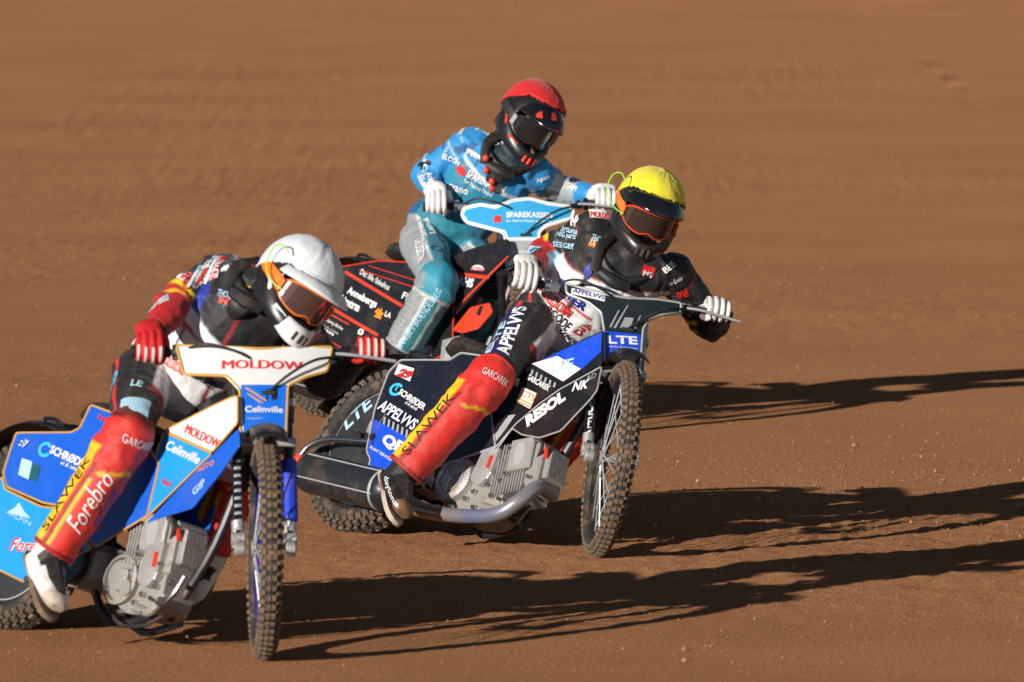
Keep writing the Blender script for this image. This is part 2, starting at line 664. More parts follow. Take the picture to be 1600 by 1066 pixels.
mp = n.new('ShaderNodeMapping')
mp.inputs['Scale'].default_value = (.5, .4, 1)
mp.inputs['Rotation'].default_value = (0, 0, R(20))
l.new(tc.outputs['Object'], mp.inputs['Vector'])
ramp = n.new('ShaderNodeValToRGB')
ramp.color_ramp.elements[0].position = .20
ramp.color_ramp.elements[0].color = (.298, .136, .063, 1)
ramp.color_ramp.elements[1].position = .80
ramp.color_ramp.elements[1].color = (.385, .184, .089, 1)
l.new(gnoise(1.1, 6, mp.outputs[0]), ramp.inputs[0])
fine = gmap(gnoise(55, 6, rough=.75), .25, .75, .58, 1.42)
m1 = n.new('ShaderNodeMix')
m1.data_type = 'RGBA'
m1.blend_type = 'MULTIPLY'
m1.inputs[0].default_value = 1
l.new(ramp.outputs[0], m1.inputs[6])
l.new(fine, m1.inputs[7])
# faint drag marks along the racing line
mp2 = n.new('ShaderNodeMapping')
mp2.inputs['Rotation'].default_value = (0, 0, R(8))
mp2.inputs['Scale'].default_value = (.07, .55, 1)
l.new(tc.outputs['Object'], mp2.inputs['Vector'])
drag = gmap(gnoise(1.0, 5, mp2.outputs[0], .6), .3, .7, .93, 1.06)
m1b = n.new('ShaderNodeMix')
m1b.data_type = 'RGBA'
m1b.blend_type = 'MULTIPLY'
m1b.inputs[0].default_value = 1
l.new(m1.outputs[2], m1b.inputs[6])
l.new(drag, m1b.inputs[7])
# grains of pale grit
vo = n.new('ShaderNodeTexVoronoi')
vo.inputs['Scale'].default_value = 34
l.new(tc.outputs['Object'], vo.inputs['Vector'])
grit = gmap(vo.outputs['Distance'], .10, .06, 0, .5)
m2 = n.new('ShaderNodeMix')
m2.data_type = 'RGBA'
l.new(grit, m2.inputs[0])
l.new(m1b.outputs[2], m2.inputs[6])
m2.inputs[7].default_value = (.40, .24, .14, 1)
l.new(m2.outputs[2], b.inputs['Base Color'])
bp = n.new('ShaderNodeBump')
bp.inputs['Distance'].default_value = .016
bp.inputs['Strength'].default_value = .9
l.new(gnoise(70, 5, rough=.7), bp.inputs['Height'])
l.new(bp.outputs[0], b.inputs['Normal'])
me.materials.append(gm)

# loose grit and pebbles lying on the track
gv, gf = [], []
ico = bmesh.new()
bmesh.ops.create_icosphere(ico, subdivisions=1, radius=1)
IV = np.array([v.co[:] for v in ico.verts])
IF = np.array([[v.index for v in f.verts] for f in ico.faces])
ico.free()
cx = np.concatenate([RNG.uniform(-3.4, 3.6, 5200), RNG.normal(1.6, .85, 2600), RNG.uniform(-5, 5.5, 2500)])
cy = np.concatenate([RNG.uniform(-4.2, 9, 5200), RNG.normal(2.4, 1.2, 2600), RNG.uniform(9, 45, 2500)])
cr = np.concatenate([RNG.gamma(1.4, .0008, 5200) + .0011, RNG.gamma(1.4, .0009, 2600) + .0012, RNG.gamma(1.4, .0011, 2500) + .0016])
cz = .006 * vnoise(cx + cy * .25, cy * .5, 1.9, 1) + .004 * vnoise(cx + .5 * cy, cy * .7, .55, 2)
P = IV[None] * (cr[:, None, None] * RNG.uniform(.6, 1.3, (len(cx), 1, 3))) * RNG.uniform(.8, 1.2, (len(cx), len(IV), 1))
P = P + np.stack([cx, cy, cz + cr * .7 + .001], 1)[:, None, :]
Fg = IF[None] + (np.arange(len(cx)) * len(IV))[:, None, None]
gmesh = bpy.data.meshes.new('gravel')
gmesh.from_pydata(P.reshape(-1, 3), [], Fg.reshape(-1, 3))
pm = mat('grit', (.36, .20, .11), rough=.95, dirt=0, tint=.5)
gmesh.materials.append(pm)
obj('gravel', gmesh, kind='stuff', label='small pale grit scattered over the brown dirt')


# ------------------------------------------------------------------ motorcycles
RAKE = R(22)
SA = np.array([-math.sin(RAKE), 0, math.cos(RAKE)])       # steering axis
SF = np.array([math.cos(RAKE), 0, math.sin(RAKE)])
SP = np.array([1.25, 0, .355])
RIGHT = (0, -1, 0)


def rotm(ax, a):
    return np.array(Matrix.Rotation(a, 3, Vector(ax)))


def tread_mesh(name, Rw, hw, n, kx, kz, rows, dark):
    """rubber blocks of the tread, one mesh"""
    b = MB()
    for i in range(n):
        for row, (y, off, tilt) in enumerate(rows):
            t = 2 * math.pi * (i + off) / n
            rr = Rw - .5 * kz - tilt * tilt * .018
            c = np.array([math.cos(t) * rr, y, math.sin(t) * rr])
            rad = np.array([math.cos(t), 0, math.sin(t)])
            tan = np.array([-math.sin(t), 0, math.cos(t)])
            lat = np.array([0, 1., 0])
            ca, sa = math.cos(tilt * .6), math.sin(tilt * .6)
            Rm = np.stack([tan, lat * ca - rad * sa, rad * ca + lat * sa], 1)
            j = random.uniform(.9, 1.08)
            b.box(c, (kx[0] * j, kx[1] * random.uniform(.92, 1.05), kz), Rm, ch=.1)
    return b.mesh(name, dark, 30)


def tyre_mesh(name, Rw, hw, rr):
    """carcass: a rounded section swept round the axle"""
    pr = []
    for k in range(15):
        a = math.pi * (-.62 + 1.24 * k / 14)
        pr.append((rr + (Rw - rr) * (.42 + .58 * math.cos(a)) if False else rr + (Rw - rr) * max(0, .5 + .5 * math.cos(a * 1.35)) ** .8, hw * math.sin(a) / math.sin(.62 * math.pi) * (1 if abs(a) < 1.3 else 1)))
    pr += [(rr - .004, hw * .75), (rr - .004, -hw * .75)]
    return MB().lathe(pr, (0, 0, 0), (0, 1, 0), 72, closed=True).mesh(name, 'tyre', 60)


def rim_mesh(name, rr, hw, m_):
    pr = [(rr + .006, -hw), (rr + .006, -hw + .006), (rr - .008, -hw + .012), (rr - .016, 0), (rr - .008, hw - .012), (rr + .006, hw - .006), (rr + .006, hw), (rr - .012, hw), (rr - .026, hw * .3), (rr - .026, -hw * .3), (rr - .012, -hw)]
    return MB().lathe(pr, (0, 0, 0), (0, 1, 0), 64, closed=True).mesh(name, m_, 40)


FR, RR_ = .36, .33
T_FRONT_TYRE = tyre_mesh('front_tyre', FR - .010, .031, .300)
T_FRONT_TREAD = tread_mesh('front_tread', FR, .035, 66, (.0170, .0150), .011, [(-.0085, 0, -.15), (.0085, .0, .15), (-.0235, .5, -.8), (.0235, .5, .8), (-.031, 0, -1.35), (.031, 0, 1.35)], 'tread')
T_REAR_TYRE = tyre_mesh('rear_tyre', RR_ - .012, .052, .250)
T_REAR_TREAD = tread_mesh('rear_tread', RR_, .052, 50, (.024, .022), .014, [(-.014, 0, -.15), (.014, 0, .15), (-.040, .5, -.75), (.040, .5, .75), (-.053, 0, -1.3), (.053, 0, 1.3)], 'tread_dark')
SPOKE = MB().tube([(0, 0, 0), (0, 0, 1)], .0024, 5, 1).mesh('spoke', 'silver')


def spokes(par, rr, hubr, hw, n):
    for i in range(n):
        side = 1 if i % 2 else -1
        t = 2 * math.pi * i / n
        d = R(46) * (1 if (i // 2) % 2 else -1)
        a = Vector((math.cos(t + d) * hubr, side * hw, math.sin(t + d) * hubr))
        b_ = Vector((math.cos(t) * rr, side * .004, math.sin(t) * rr))
        q = (b_ - a)
        mw = Matrix.Translation(a) @ q.to_track_quat('Z', 'Y').to_matrix().to_4x4() @ Matrix.Diagonal((1, 1, q.length, 1))
        obj('spoke', SPOKE, par, mw)


def edge_tube(P, r, m_, parent, name='trim', closed=True, off=(0, 0, 0)):
    Q = np.asarray(P, float) + np.asarray(off)
    D = []
    k = len(Q)
    rng = range(k) if closed else range(k - 1)
    for i in rng:
        a, b = Q[i], Q[(i + 1) % k]
        s_ = max(1, int(np.linalg.norm(b - a) / .02))
        for j in range(s_):
            D.append(a + (b - a) * j / s_)
    if not closed:
        D.append(Q[-1])
    return MB().tube(D, r, 6, 1, closed=closed).build(name, m_, parent)


def rounded(P, rad, n=4):
    """round the corners of a 3D polygon"""
    P = np.asarray(P, float)
    o = []
    for i in range(len(P)):
        a, b, c = P[i - 1], P[i], P[(i + 1) % len(P)]
        r_ = min(rad, .45 * np.linalg.norm(a - b), .45 * np.linalg.norm(c - b))
        p, q = b + unit(a - b) * r_, b + unit(c - b) * r_
        for k in range(n + 1):
            t = k / n
            o.append((1 - t) ** 2 * p + 2 * t * (1 - t) * b + t * t * q)
    return np.array(o)


def motorcycle(cfg):
    X_, Y_, Z_, yaw, lean, pit, st = cfg['pose']
    root = obj('motorcycle', None)
    root.location = (X_, Y_, Z_ - .007)          # the tyres bite a little into the loose dirt
    root.rotation_mode = 'XYZ'
    root.rotation_euler = (Matrix.Rotation(yaw, 3, 'Z') @ Matrix.Rotation(-lean, 3, 'X') @ Matrix.Rotation(pit, 3, 'Y')).to_euler()
    root['label'] = cfg['label']
    root['category'] = 'motorcycle'
    root['group'] = 'speedway motorcycles sliding through the bend'
    SR = rotm(SA, -st)
    steer = dict(Rm=SR, piv=SP)
    c = cfg

    def sbuild(mb, name, m_, par=root, **k):
        return mb.xf(SR, piv=SP).build(name, m_, par, **k)

    def spt(p):
        return SR @ (np.asarray(p, float) - SP) + SP

    # wheels
    axle = np.array([1.315, 0, .36])
    fw = obj('front_wheel', None, root, Matrix.Translation(spt(axle)) @ Matrix(SR.tolist()).to_4x4())
    obj('tyre', T_FRONT_TYRE, fw)
    obj('tread_blocks', T_FRONT_TREAD, fw, kind='stuff')
    rk = 'front_rim_' + c['rim']
    obj('rim', bpy.data.meshes.get(rk) or rim_mesh(rk, .296, .016, c['rim']), fw)
    MB().lathe([(.001, -.045), (.026, -.045), (.026, -.038), (.016, -.03), (.016, .03), (.026, .038), (.026, .045), (.001, .045)], (0, 0, 0), (0, 1, 0), 20).build('hub', 'alu', fw)
    spokes(fw, .28, .024, .035, 32)
    if c.get('rim_marks'):
        mk = MB()
        for k in range(8):
            a0 = k * math.pi / 4 + .2
            mk.tube([(math.cos(a0 + j * .1) * .299, -.0185, math.sin(a0 + j * .1) * .299) for j in range(4)], (.003), 5, 2)
        mk.build('rim_sticker', 'white_ink', fw, kind='stuff')
    rw = obj('rear_wheel', None, root, Matrix.Translation((0, 0, .33)))
    obj('tyre', T_REAR_TYRE, rw)
    obj('tread_blocks', T_REAR_TREAD, rw, kind='stuff')
    obj('rim', bpy.data.meshes.get('rear_rim') or rim_mesh('rear_rim', .246, .034, 'rim_black'), rw)
    dc = MB().lathe([(.03, -.047), (.10, -.045), (.20, -.037), (.236, -.031), (.236, -.028), (.20, -.034), (.03, -.043)], (0, 0, 0), (0, 1, 0), 56, closed=True).build('disc_cover', 'carbon', rw)
    MB().lathe([(.001, -.075), (.018, -.075), (.018, -.05), (.05, -.046), (.05, .05), (.02, .07), (.001, .07)], (0, 0, 0), (0, 1, 0), 24).build('hub', 'dark_steel', rw)
    MB().lathe([(.229, -.0335), (.2365, -.0315), (.2365, -.0312), (.229, -.0332)], (0, 0, 0), (0, 1, 0), 56).build('ring_line', 'silver', rw)
    MB().lathe([(.095, .06), (.1, .062), (.1, .066), (.06, .066), (.06, .06)], (0, 0, 0), (0, 1, 0), 40, closed=True).build('sprocket', 'steel', rw)
    if c.get('disc_text'):
        s_, a, b_, h = c['disc_text']
        text(dc, s_, a, b_, h, 'pale_ink', normal=RIGHT, bold=.03, cut=.03)

    # frame
    f = MB()
    for s_ in (-1, 1):
        f.tube([(0, .085 * s_, .33), (.25, .085 * s_, .36), (.48, .07 * s_, .30), (.52, .06 * s_, .16), (.66, .06 * s_, .06), (.86, .05 * s_, .10)], .014, 10, 4)
        f.tube([(0, .085 * s_, .33), (.22, .075 * s_, .52), (.34, .06 * s_, .66), (.62, .045 * s_, .66), (.98, .02 * s_, .78)], .013, 10, 4)
    f.tube([(.86, 0, .10), (1.0, 0, .36), (1.06, 0, .66), (1.07, 0, .80)], .017, 10, 5)
    f.tube([(.48, 0, .30), (.42, 0, .5), (.36, 0, .66)], .016, 10, 4)
    f.tube(np.array([SP + SA * .33, SP + SA * .50]), .030, 16, 1)
    f.build('frame', 'chrome' if c.get('chrome_frame') else 'dark_steel', root)

    # front fork: two legs with clamps, links to the axle
    for s_ in (-1, 1):
        leg = MB().tube([SP + SA * .60 + SF * .03 + [0, .083 * s_, 0], SP + SA * .30 + SF * .03 + [0, .083 * s_, 0], SP + SA * .02 + SF * .025 + [0, .083 * s_, 0]], .0165, 14, 4)
        leg = sbuild(leg, 'fork_leg', 'black_gloss')
        lk = MB()
        a = SP + SA * .03 + SF * .025 + [0, .083 * s_, 0]
        lk.tube([a, axle + [0, .078 * s_, 0]], .013, 10, 2)
        lk.disc(axle + [0, .066 * s_, 0], (0, s_, 0), .024, .032, 18)
        lk.disc(a + [0, -.022 * s_, 0], (0, s_, 0), .023, .044, 18)
        lk.tube([a + SA * .06, a - SA * .03 - SF * .01], .021, 12, 1)
        sbuild(lk, 'fork_link', 'alu')
        sbuild(MB().tube([SP + SA * .60 + SF * .03 + [0, .083 * s_, 0], SP + SA * .44 + SF * .03 + [0, .083 * s_, 0]], .021, 12, 1), 'fork_tube_top', 'silver' if c['num'] == 2 else 'dark_steel')
        if c['num'] == 1 and s_ == 1:
            pts = [a + SF * .012 + SA * t_ for t_ in np.linspace(.06, .27, 19)]
            sbuild(MB().tube(pts, [.025 + .003 * (k % 2) for k in range(19)], 14, 1), 'fork_sleeve', 'blue_rubber')
        if c['num'] == 2 and s_ == -1:
            n_ = SR @ np.array([.45, -.9, .1])
            p0 = spt(SP + SA * .335 + SF * .044 + [0, -.092, 0])
            p1 = spt(SP + SA * .08 + SF * .040 + [0, -.092, 0])
            text(leg, 'GARCAREK', p0, p1, .024, 'white_ink', normal=n_, bold=.02, cut=.008)
        if c['num'] == 1 and s_ == -1:
            n_ = SR @ np.array([.8, -.6, .1])
            p0 = spt(SP + SA * .30 + SF * .044 + [0, -.094, 0])
            p1 = spt(SP + SA * .06 + SF * .040 + [0, -.094, 0])
            text(leg, '||||||||||', p0, p1, .016, 'grey_ink', normal=n_, bold=.01, cut=.008)
    fc = MB()
    for h in (.36, .50):
        fc.box(SP + SA * h + SF * .018, (.075, .215, .03), np.stack([SF, [0, 1, 0], SA], 1))
    sbuild(fc, 'fork_clamp', 'alu' if c['num'] != 3 else 'black')
    # mudguard over the front tyre
    mg = MB()
    V, F = [], []
    A0, A1, na, nw = R(62), R(150), 18, 8
    for i in range(na + 1):
        a = A0 + (A1 - A0) * i / na
        for k in range(nw + 1):
            y = -.058 + .116 * k / nw
            rr = .405 - .022 * (abs(y) / .058) ** 2.5
            V.append(axle + np.array([math.cos(a) * rr, y, math.sin(a) * rr]))
    for i in range(na):
        for k in range(nw):
            q = i * (nw + 1) + k
            F.append((q, q + 1, q + nw + 2, q + nw + 1))
    mg.add(V, F)
    mgo = sbuild(mg, 'front_mudguard', 'black')
    sd = mgo.modifiers.new('solid', 'SOLIDIFY')
    sd.thickness = .004

    # handlebar
    hb = MB().tube([(.985, -.41, 1.0), (.99, -.30, 1.0), (1.02, -.18, .985), (1.035, -.07, .955), (1.035, .07, .955), (1.02, .18, .985), (.99, .30, 1.0), (.985, .41, 1.0)], .0112, 12, 6)
    hbo = sbuild(hb, 'handlebar', 'black' if c['num'] != 1 else 'steel')
    sbuild(MB().box((1.035, 0, .945), (.05, .12, .045)), 'bar_clamp', 'alu')
    for s_ in (-1, 1):
        gpts = [(.988 - .003 * k / 12, s_ * (.29 + .012 * k), 1.0) for k in range(11)]
        g = MB().tube(gpts, [.0168 if k % 2 else .0182 for k in range(11)], 14, 1)
        g.disc((.985, s_ * .405, 1.0), (0, s_, 0), .021, .012, 16)
        sbuild(g, 'grip', 'black_matt', hbo)
        ct = MB()
        ct.disc((.99, s_ * .262, 1.0), (0, s_, 0), .026, .022, 20)
        ct.disc((.99, s_ * .235, .998), (0, s_, 0), .020, .014, 18)
        ct.box((1.01, s_ * .25, .995), (.035, .04, .028))
        sbuild(ct, 'control_collar', 'steel' if s_ < 0 else 'black', hbo)
    lev = MB().tube([(1.02, .245, 1.0), (1.055, .29, .995), (1.06, .37, .985), (1.07, .435, .975)], [(.006, .010)] * 4, 8, 4)
    sbuild(lev, 'clutch_lever', 'silver', hbo)
    sbuild(MB().tube([(1.03, .25, .99), (1.10, .17, .975), (1.12, .09, .93), (1.125, .02, .87), (1.10, .0, .84)], .0048, 8, 5), 'clutch_cable', 'black_matt')
    sbuild(MB().box((1.125, .02, .868), (.012, .045, .012)), 'cable_end', 'black_matt')
    sbuild(MB().tube([(1.02, -.24, 1.01), (1.08, -.18, 1.025), (1.09, -.08, 1.0), (1.06, 0, .96)], .0045, 8, 5), 'throttle_cable', 'black_matt')

    # front number shield
    sh = rounded(c['shield'], c.get('shield_r', .02))
    sn = SF
    bend = lambda p: np.asarray(p) - SF * (.55 * (p[1] ** 2))
    so_ = sbuild(MB().plate(sh, sn, .006, .03, bend), 'front_shield', c['shield_mat'])
    et = edge_tube([bend(p) for p in sh], .0052, c['shield_trim'], so_)
    et.data.transform(Matrix.Translation(SP) @ Matrix(SR.tolist()).to_4x4() @ Matrix.Translation(-SP))
    NS = SR @ SF
    for kind, *a in c['shield_art']:
        if kind == 'poly':
            P, m_ = a
            decal_poly(so_, [spt(bend(p)) for p in P], m_, NS)
        else:
            s_, p0, p1, h, m_, bo = a
            text(so_, s_, spt(bend(p0)), spt(bend(p1)), h, m_, normal=NS, bold=bo)

    # tank, seat, rear guard
    TP = np.array([(.80, 0, .665), (.90, 0, .74), (1.05, 0, .80), (1.06, 0, .70), (1.02, 0, .62), (.86, 0, .585), (.77, 0, .60)])
    tb = MB().plate(rounded(TP + [0, -.115, 0], .03), RIGHT, .23, .05, lambda p: np.array([p[0], p[1] * (1 - .45 * max(0, min(1, (p[0] - .86) / .2))) * (1 - .8 * max(0, p[2] - .70)), p[2]]), bev=.018)
    tank = tb.build('fuel_tank', c['tank_mat'], root)
    fcap = MB()
    fcap.disc((.90, -.03, .715), (-.1, -.2, 1), .026, .06, 20)
    fcap.build('filler_neck', 'alu', tank)
    MB().disc((.895, -.04, .772), (-.1, -.2, 1), .032, .022, 20).build('filler_cap', 'black', tank)
    seat = MB().tube([(.22, 0, .735), (.30, 0, .755), (.42, 0, .735), (.56, 0, .70), (.68, 0, .68)], [(.06, .022), (.10, .035), (.105, .032), (.085, .03), (.05, .024)], 18, 6, wide=(0, 1, 0))
    seat.build('seat', 'black_matt', root)
    rg = MB()
    V, F = [], []
    for i in range(21):
        a = R(40 + 120 * i / 20)
        for k in range(7):
            y = -.075 + .15 * k / 6
            rr = .385 - .02 * (abs(y) / .075) ** 2.5
            V.append((math.cos(a) * rr, y, .33 + math.sin(a) * rr))
    for i in range(20):
        for k in range(6):
            q = i * 7 + k
            F.append((q, q + 1, q + 8, q + 7))
    ro = rg.add(V, F).build('rear_mudguard', 'black', root)
    sd = ro.modifiers.new('solid', 'SOLIDIFY')
    sd.thickness = .004
    MB().tube([(.02, -.05, .69), (.03, -.05, .715), (.08, -.05, .715), (.13, -.05, .70), (.13, .05, .70), (.08, .05, .715), (.03, .05, .715), (.02, .05, .69)], .007, 8, 4).build('grab_hoop', 'black', root)

    # side panels on the right, a plain twin on the left
    def side(name, P, y, m_, trim, art=(), thick=.005, rnd=.012, parent=root, bow=.0):
        P = rounded(np.asarray(P, float), rnd)
        zc, xc = P[:, 2].mean(), P[:, 0].mean()
        bd = lambda p: np.array([p[0], p[1] + bow * ((p[2] - zc) ** 2 * 3 + (p[0] - xc) ** 2), p[2]])
        o_ = MB().plate(P, RIGHT, thick, .035, bd, bev=.002).build(name, m_, parent)
        if trim:
            edge_tube([bd(p) for p in P], trim[1], trim[0], o_)
        for kind, *a in art:
            if kind == 'poly':
                decal_poly(o_, a[0], a[1], RIGHT)
            elif kind == 'shape':
                shp, p0, p1, h, mm = a
                patch(o_, p0, p1, h, mm, shp, normal=RIGHT)
            else:
                s_, p0, p1, h, mm, bo, shr = a
                kw = {}
                if isinstance(mm, tuple):
                    mm, ol, ow = mm
                    kw = dict(outline=ol, ow=ow)
                text(o_, s_, p0, p1, h, mm, normal=RIGHT, bold=bo, shear=shr, **kw)
        return o_

    for pn in c['panels']:
        side(*pn['a'], art=pn.get('art', ()), bow=pn.get('bow', .12))
        if pn.get('twin'):
            P = np.asarray(pn['a'][1], float).copy()
            P[:, 1] *= -1
            MB().plate(rounded(P, .012), (0, 1, 0), .005, 0).build(pn['a'][0], pn['a'][3], root)

    engine(root, c)
    return root


def engine(root, c):
    AL = 'alu' if c['num'] != 1 else 'alu'
    sx, sz = c.get('eng_shift', (0, 0))
    e = MB()
    cc = np.array([(.505, 0, .20), (.55, 0, .125), (.66, 0, .065), (.80, 0, .065), (.88, 0, .12), (.875, 0, .25), (.80, 0, .33), (.66, 0, .335), (.55, 0, .30)])
    if c['num'] == 1:
        cc = (cc - (.68, 0, .22)) * (.80, 1, .84) + (.66, 0, .225)
    cc = cc + (sx, 0, sz)
    en = MB().plate(rounded(cc + [0, -.095, 0], .03), RIGHT, .135, 0, bev=.016).build('engine', 'alu_dirty', root)
    # primary cover: disc with raised ribs
    pc = MB()
    if c['num'] == 1:
        oc_ = np.array([.605 + sx, -.094, .20 + sz])
        MB().lathe([(.082, -.01), (.084, .022), (.072, .026), (.070, .006), (.001, .004)], oc_, RIGHT, 36).build('crankcase_cover', 'alu_dirty', en)
        gw = MB().lathe([(.05, .0), (.05, .024), (.03, .028), (.001, .028)], oc_ + [-.01, 0, .012], RIGHT, 24)
        gw.lathe([(.028, .0), (.028, .03), (.001, .03)], oc_ + [.048, 0, -.028], RIGHT, 18)
        gw.box(oc_ + [.03, -.018, .045], (.06, .03, .022))
        gw.build('gear', 'alu_dirty', en)
    else:
     pc.lathe([(.001, .034), (.07, .034), (.088, .026), (.094, .0), (.094, -.01)], (.602 + sx, -.094, .205 + sz), RIGHT, 32)
    if c['num'] != 1:
     ring = [(.602 + sx + .060 * math.cos(t), -.129, .205 + sz + .060 * math.sin(t)) for t in np.linspace(0, 2 * math.pi, 20, endpoint=False)]
     pc.tube(ring, .006, 6, 2, closed=True)
     for t in (.4, 2.5, 4.6):
         pc.tube([(.602 + sx, -.129, .205 + sz), (.602 + sx + .058 * math.cos(t), -.129, .205 + sz + .058 * math.sin(t))], .006, 6, 2)
     pc.build('crankcase_cover', 'alu', en)
    MB().plate(rounded(np.array([(.70, -.125, .20), (.715, -.125, .322), (.80, -.125, .338), (.80, -.125, .22), (.76, -.125, .18)]) + (sx, 0, sz), .015), RIGHT, .03, 0, bev=.008).build('cover_plate', 'alu', en)
    MB().box((.775 + sx, -.1265, .275 + sz), (.018, .005, .05)).build('badge', 'red', en)
    # cylinder leaning forward with cooling fins
    sl_ = c.get('cyl_slope', .22)
    ca = unit((1, 0, sl_))
    cu = unit((-sl_, 0, 1))
    o = np.array(c.get('cyl_from', (.785, 0, .245)))
    Rm = np.stack([ca, [0, 1, 0], cu], 1)
    MB().box(o + ca * .09 + [0, -.04, 0], (.18, .11, .15), Rm).build('cylinder', 'alu_dirty', en)
    finm = None
    for k in range(12):
        s_ = .010 + .0138 * k
        wz = .205 - .002 * abs(k - 5)
        if finm is None:
            finm = MB().box((0, 0, 0), (.0052, .150, .205), np.eye(3), ch=.2).mesh('cooling_fin', 'alu')
        obj('cooling_fin', finm, en, Matrix.Translation(o + ca * s_ + np.array([0, -.033, 0])) @ Matrix(Rm.tolist()).to_4x4())
    hd = MB()
    hd.box(o + ca * .205 + [0, -.035, 0], (.06, .135, .185), Rm, ch=.15)
    hd.box(o + ca * .245 + cu * .01 + [0, -.03, 0], (.03, .10, .12), Rm, ch=.2)
    hd.build('cylinder_head', 'alu_dirty', en)
    rc = MB().box(o + ca * .140 + cu * .045 + [0, -.112, 0], (.115, .02, .125), Rm, ch=.3).build('rocker_cover', 'alu', en)
    oc = shape_oval()
    patch(rc, o + ca * .112 + cu * -.005 + [0, -.125, 0], o + ca * .168 + cu * -.005 + [0, -.125, 0], .095, 'grey', oc, normal=RIGHT, cut=0)
    bl = MB()
    for q in ((.54, .165), (.57, .29), (.66, .31), (.70, .13), (.64, .095), (.76, .10), (.83, .15), (.85, .21), (.73, .16), (.79, .19)):
        bl.disc((q[0] + sx, -.093, q[1] + sz), RIGHT, .010, .022, 6)
        bl.disc((q[0] + sx, -.113, q[1] + sz), RIGHT, .005, .008, 6)
    for q in ((.09, .07), (.09, -.03), (.21, .09), (.21, -.06)):
        bl.disc(o + ca * q[0] + cu * q[1] + [0, -.10, 0], RIGHT, .007, .03, 6)
    bl.build('bolt', 'steel', en, kind='stuff')
    MB().tube([(.85, -.09, .15), (.93, -.10, .13), (.98, -.10, .17), (1.0, -.09, .23)], .009, 8, 5).build('oil_pipe', 'steel', en)
    MB().tube([(.80, -.10, .11), (.88, -.105, .10), (.91, -.10, .13)], .016, 10, 5).build('oil_pipe', 'alu_dirty', en)
    MB().tube([o + ca * .20 + [0, -.09, .02], o + ca * .23 + [0, -.12, .07], o + ca * .12 + [0, -.10, .16], o + ca * .02 + [0, -.05, .22]], .0065, 8, 5).build('hose', 'black_matt', en)
    MB().tube([(.62 + sx, -.08, .31 + sz), (.60 + sx, -.10, .37 + sz), (.66 + sx, -.07, .44 + sz)], .008, 8, 5).build('hose', 'black_matt', en)
    MB().tube([(.84 + sx, -.09, .10 + sz), (.78 + sx, -.12, .055 + sz), (.66 + sx, -.11, .055 + sz), (.56 + sx, -.09, .10 + sz)], .007, 8, 5).build('hose', 'black_matt', en)
    MB().tube([o + ca * .235 + [0, -.085, .03], o + ca * .245 + [0, -.105, .06]], [.011, .008], 10, 2).build('plug_cap', 'red', en)
    # clutch side housing in the dark behind the primary
    MB().box((.42 + sx * .55, -.03, .24 + sz), (.20, .16, .15), ch=.2).build('gearbox', 'dark_steel' if c['num'] != 1 else 'alu_dirty', en)
    MB().disc((.40 + sx * .5, -.105, .25 + sz * 3), RIGHT, .075, .03, 30).build('clutch_cover', 'black', en)
    # exhaust
    xp = [(1.00, -.04, .23), (1.035, -.10, .195), (1.035, -.15, .12), (.98, -.165, .065), (.87, -.165, .045), (.70, -.17, .040), (.55, -.185, .050), (.43, -.20, .088)]
    t_ = MB().tube(xp, [.026, .027, .027, .027, .026, .027, .03, .034], 16, 6)
    if c.get('exhaust', True):
        eo = t_.build('exhaust_pipe', 'exhaust', root)
        V = np.array([v.co[:] for v in eo.data.vertices])
        s_ = np.clip((V[:, 0] - .45) / .62, 0, 1)[:, None]
        cols = np.array([[.25, .21, .15], [.33, .27, .18], [.42, .33, .24], [.38, .33, .36], [.24, .28, .48], [.30, .33, .46], [.42, .42, .43]])
        x = s_[:, 0] * (len(cols) - 1)
        i0 = np.clip(x.astype(int), 0, len(cols) - 2)
        fr = (x - i0)[:, None]
        setcol(eo.data, cols[i0] * (1 - fr) + cols[i0 + 1] * fr)
        a, b_ = np.array([-.095, -.20, .148]), np.array([.43, -.20, .094])
        d = b_ - a
        L = np.linalg.norm(d)
        si = MB().lathe([(.02, -.006), (.058, -.004), (.074, .012), (.077, .03), (.077, L - .06), (.074, L - .03), (.05, L), (.034, L + .015)], a, d, 36).build('silencer', 'silencer', root)
        dn = unit(d)
        up = unit(np.cross(RIGHT, dn))
        for sgn, ang in ((1, .75), (-1, .55)):
            off = np.array(RIGHT) * math.cos(ang) * .078 + up * sgn * math.sin(ang) * .078 * (1 if up[2] > 0 else -1)
            MB().tube([a + dn * .03 + off, a + dn * (L - .05) + off], .0032, 6, 1).build('seam', 'silver', si)
        MB().lathe([(.0785, 0), (.0795, .002), (.0795, .012), (.0785, .014)], a + dn * (L - .075), d, 36).build('band', 'silver', si)
    # foot rests, chain and guard
    MB().tube([(.42, -.07, .20), (.40, -.16, .16), (.38, -.24, .14)], .012, 10, 4).build('footrest', 'steel', root)
    MB().tube([(.55, .07, .22), (.56, .15, .19), (.57, .2, .19)], .012, 10, 4).build('footrest', 'steel', root)
    chn = MB()
    for k in range(40):
        t = k / 39
        for z0, z1 in ((.43, .33), (.235, .19)):
            chn.box((.0 + .40 * t, .064, z0 * (1 - t) + z1 * t), (.010, .012, .010), ch=.2)
    chn.build('chain', 'dark_steel', root, kind='stuff')
    # curved tube behind the rear axle with its red end
    if c.get('tail_tube'):
        tt = MB().tube([(.13, -.11, .325), (.03, -.12, .318), (-.10, -.12, .318), (-.19, -.12, .308), (-.25, -.12, .28), (-.275, -.12, .24)], .0125, 12, 6).build('tail_tube', 'steel', root)
        MB().tube([(-.274, -.12, .245), (-.284, -.12, .20), (-.288, -.12, .155)], [.0165, .0185, .017], 12, 4).build('end_cap', 'orange_red', tt)
        ad = MB()
        ad.box((.06, -.09, .335), (.15, .03, .05), ch=.2)
        ad.box((.10, -.105, .36), (.05, .03, .07), ch=.2)
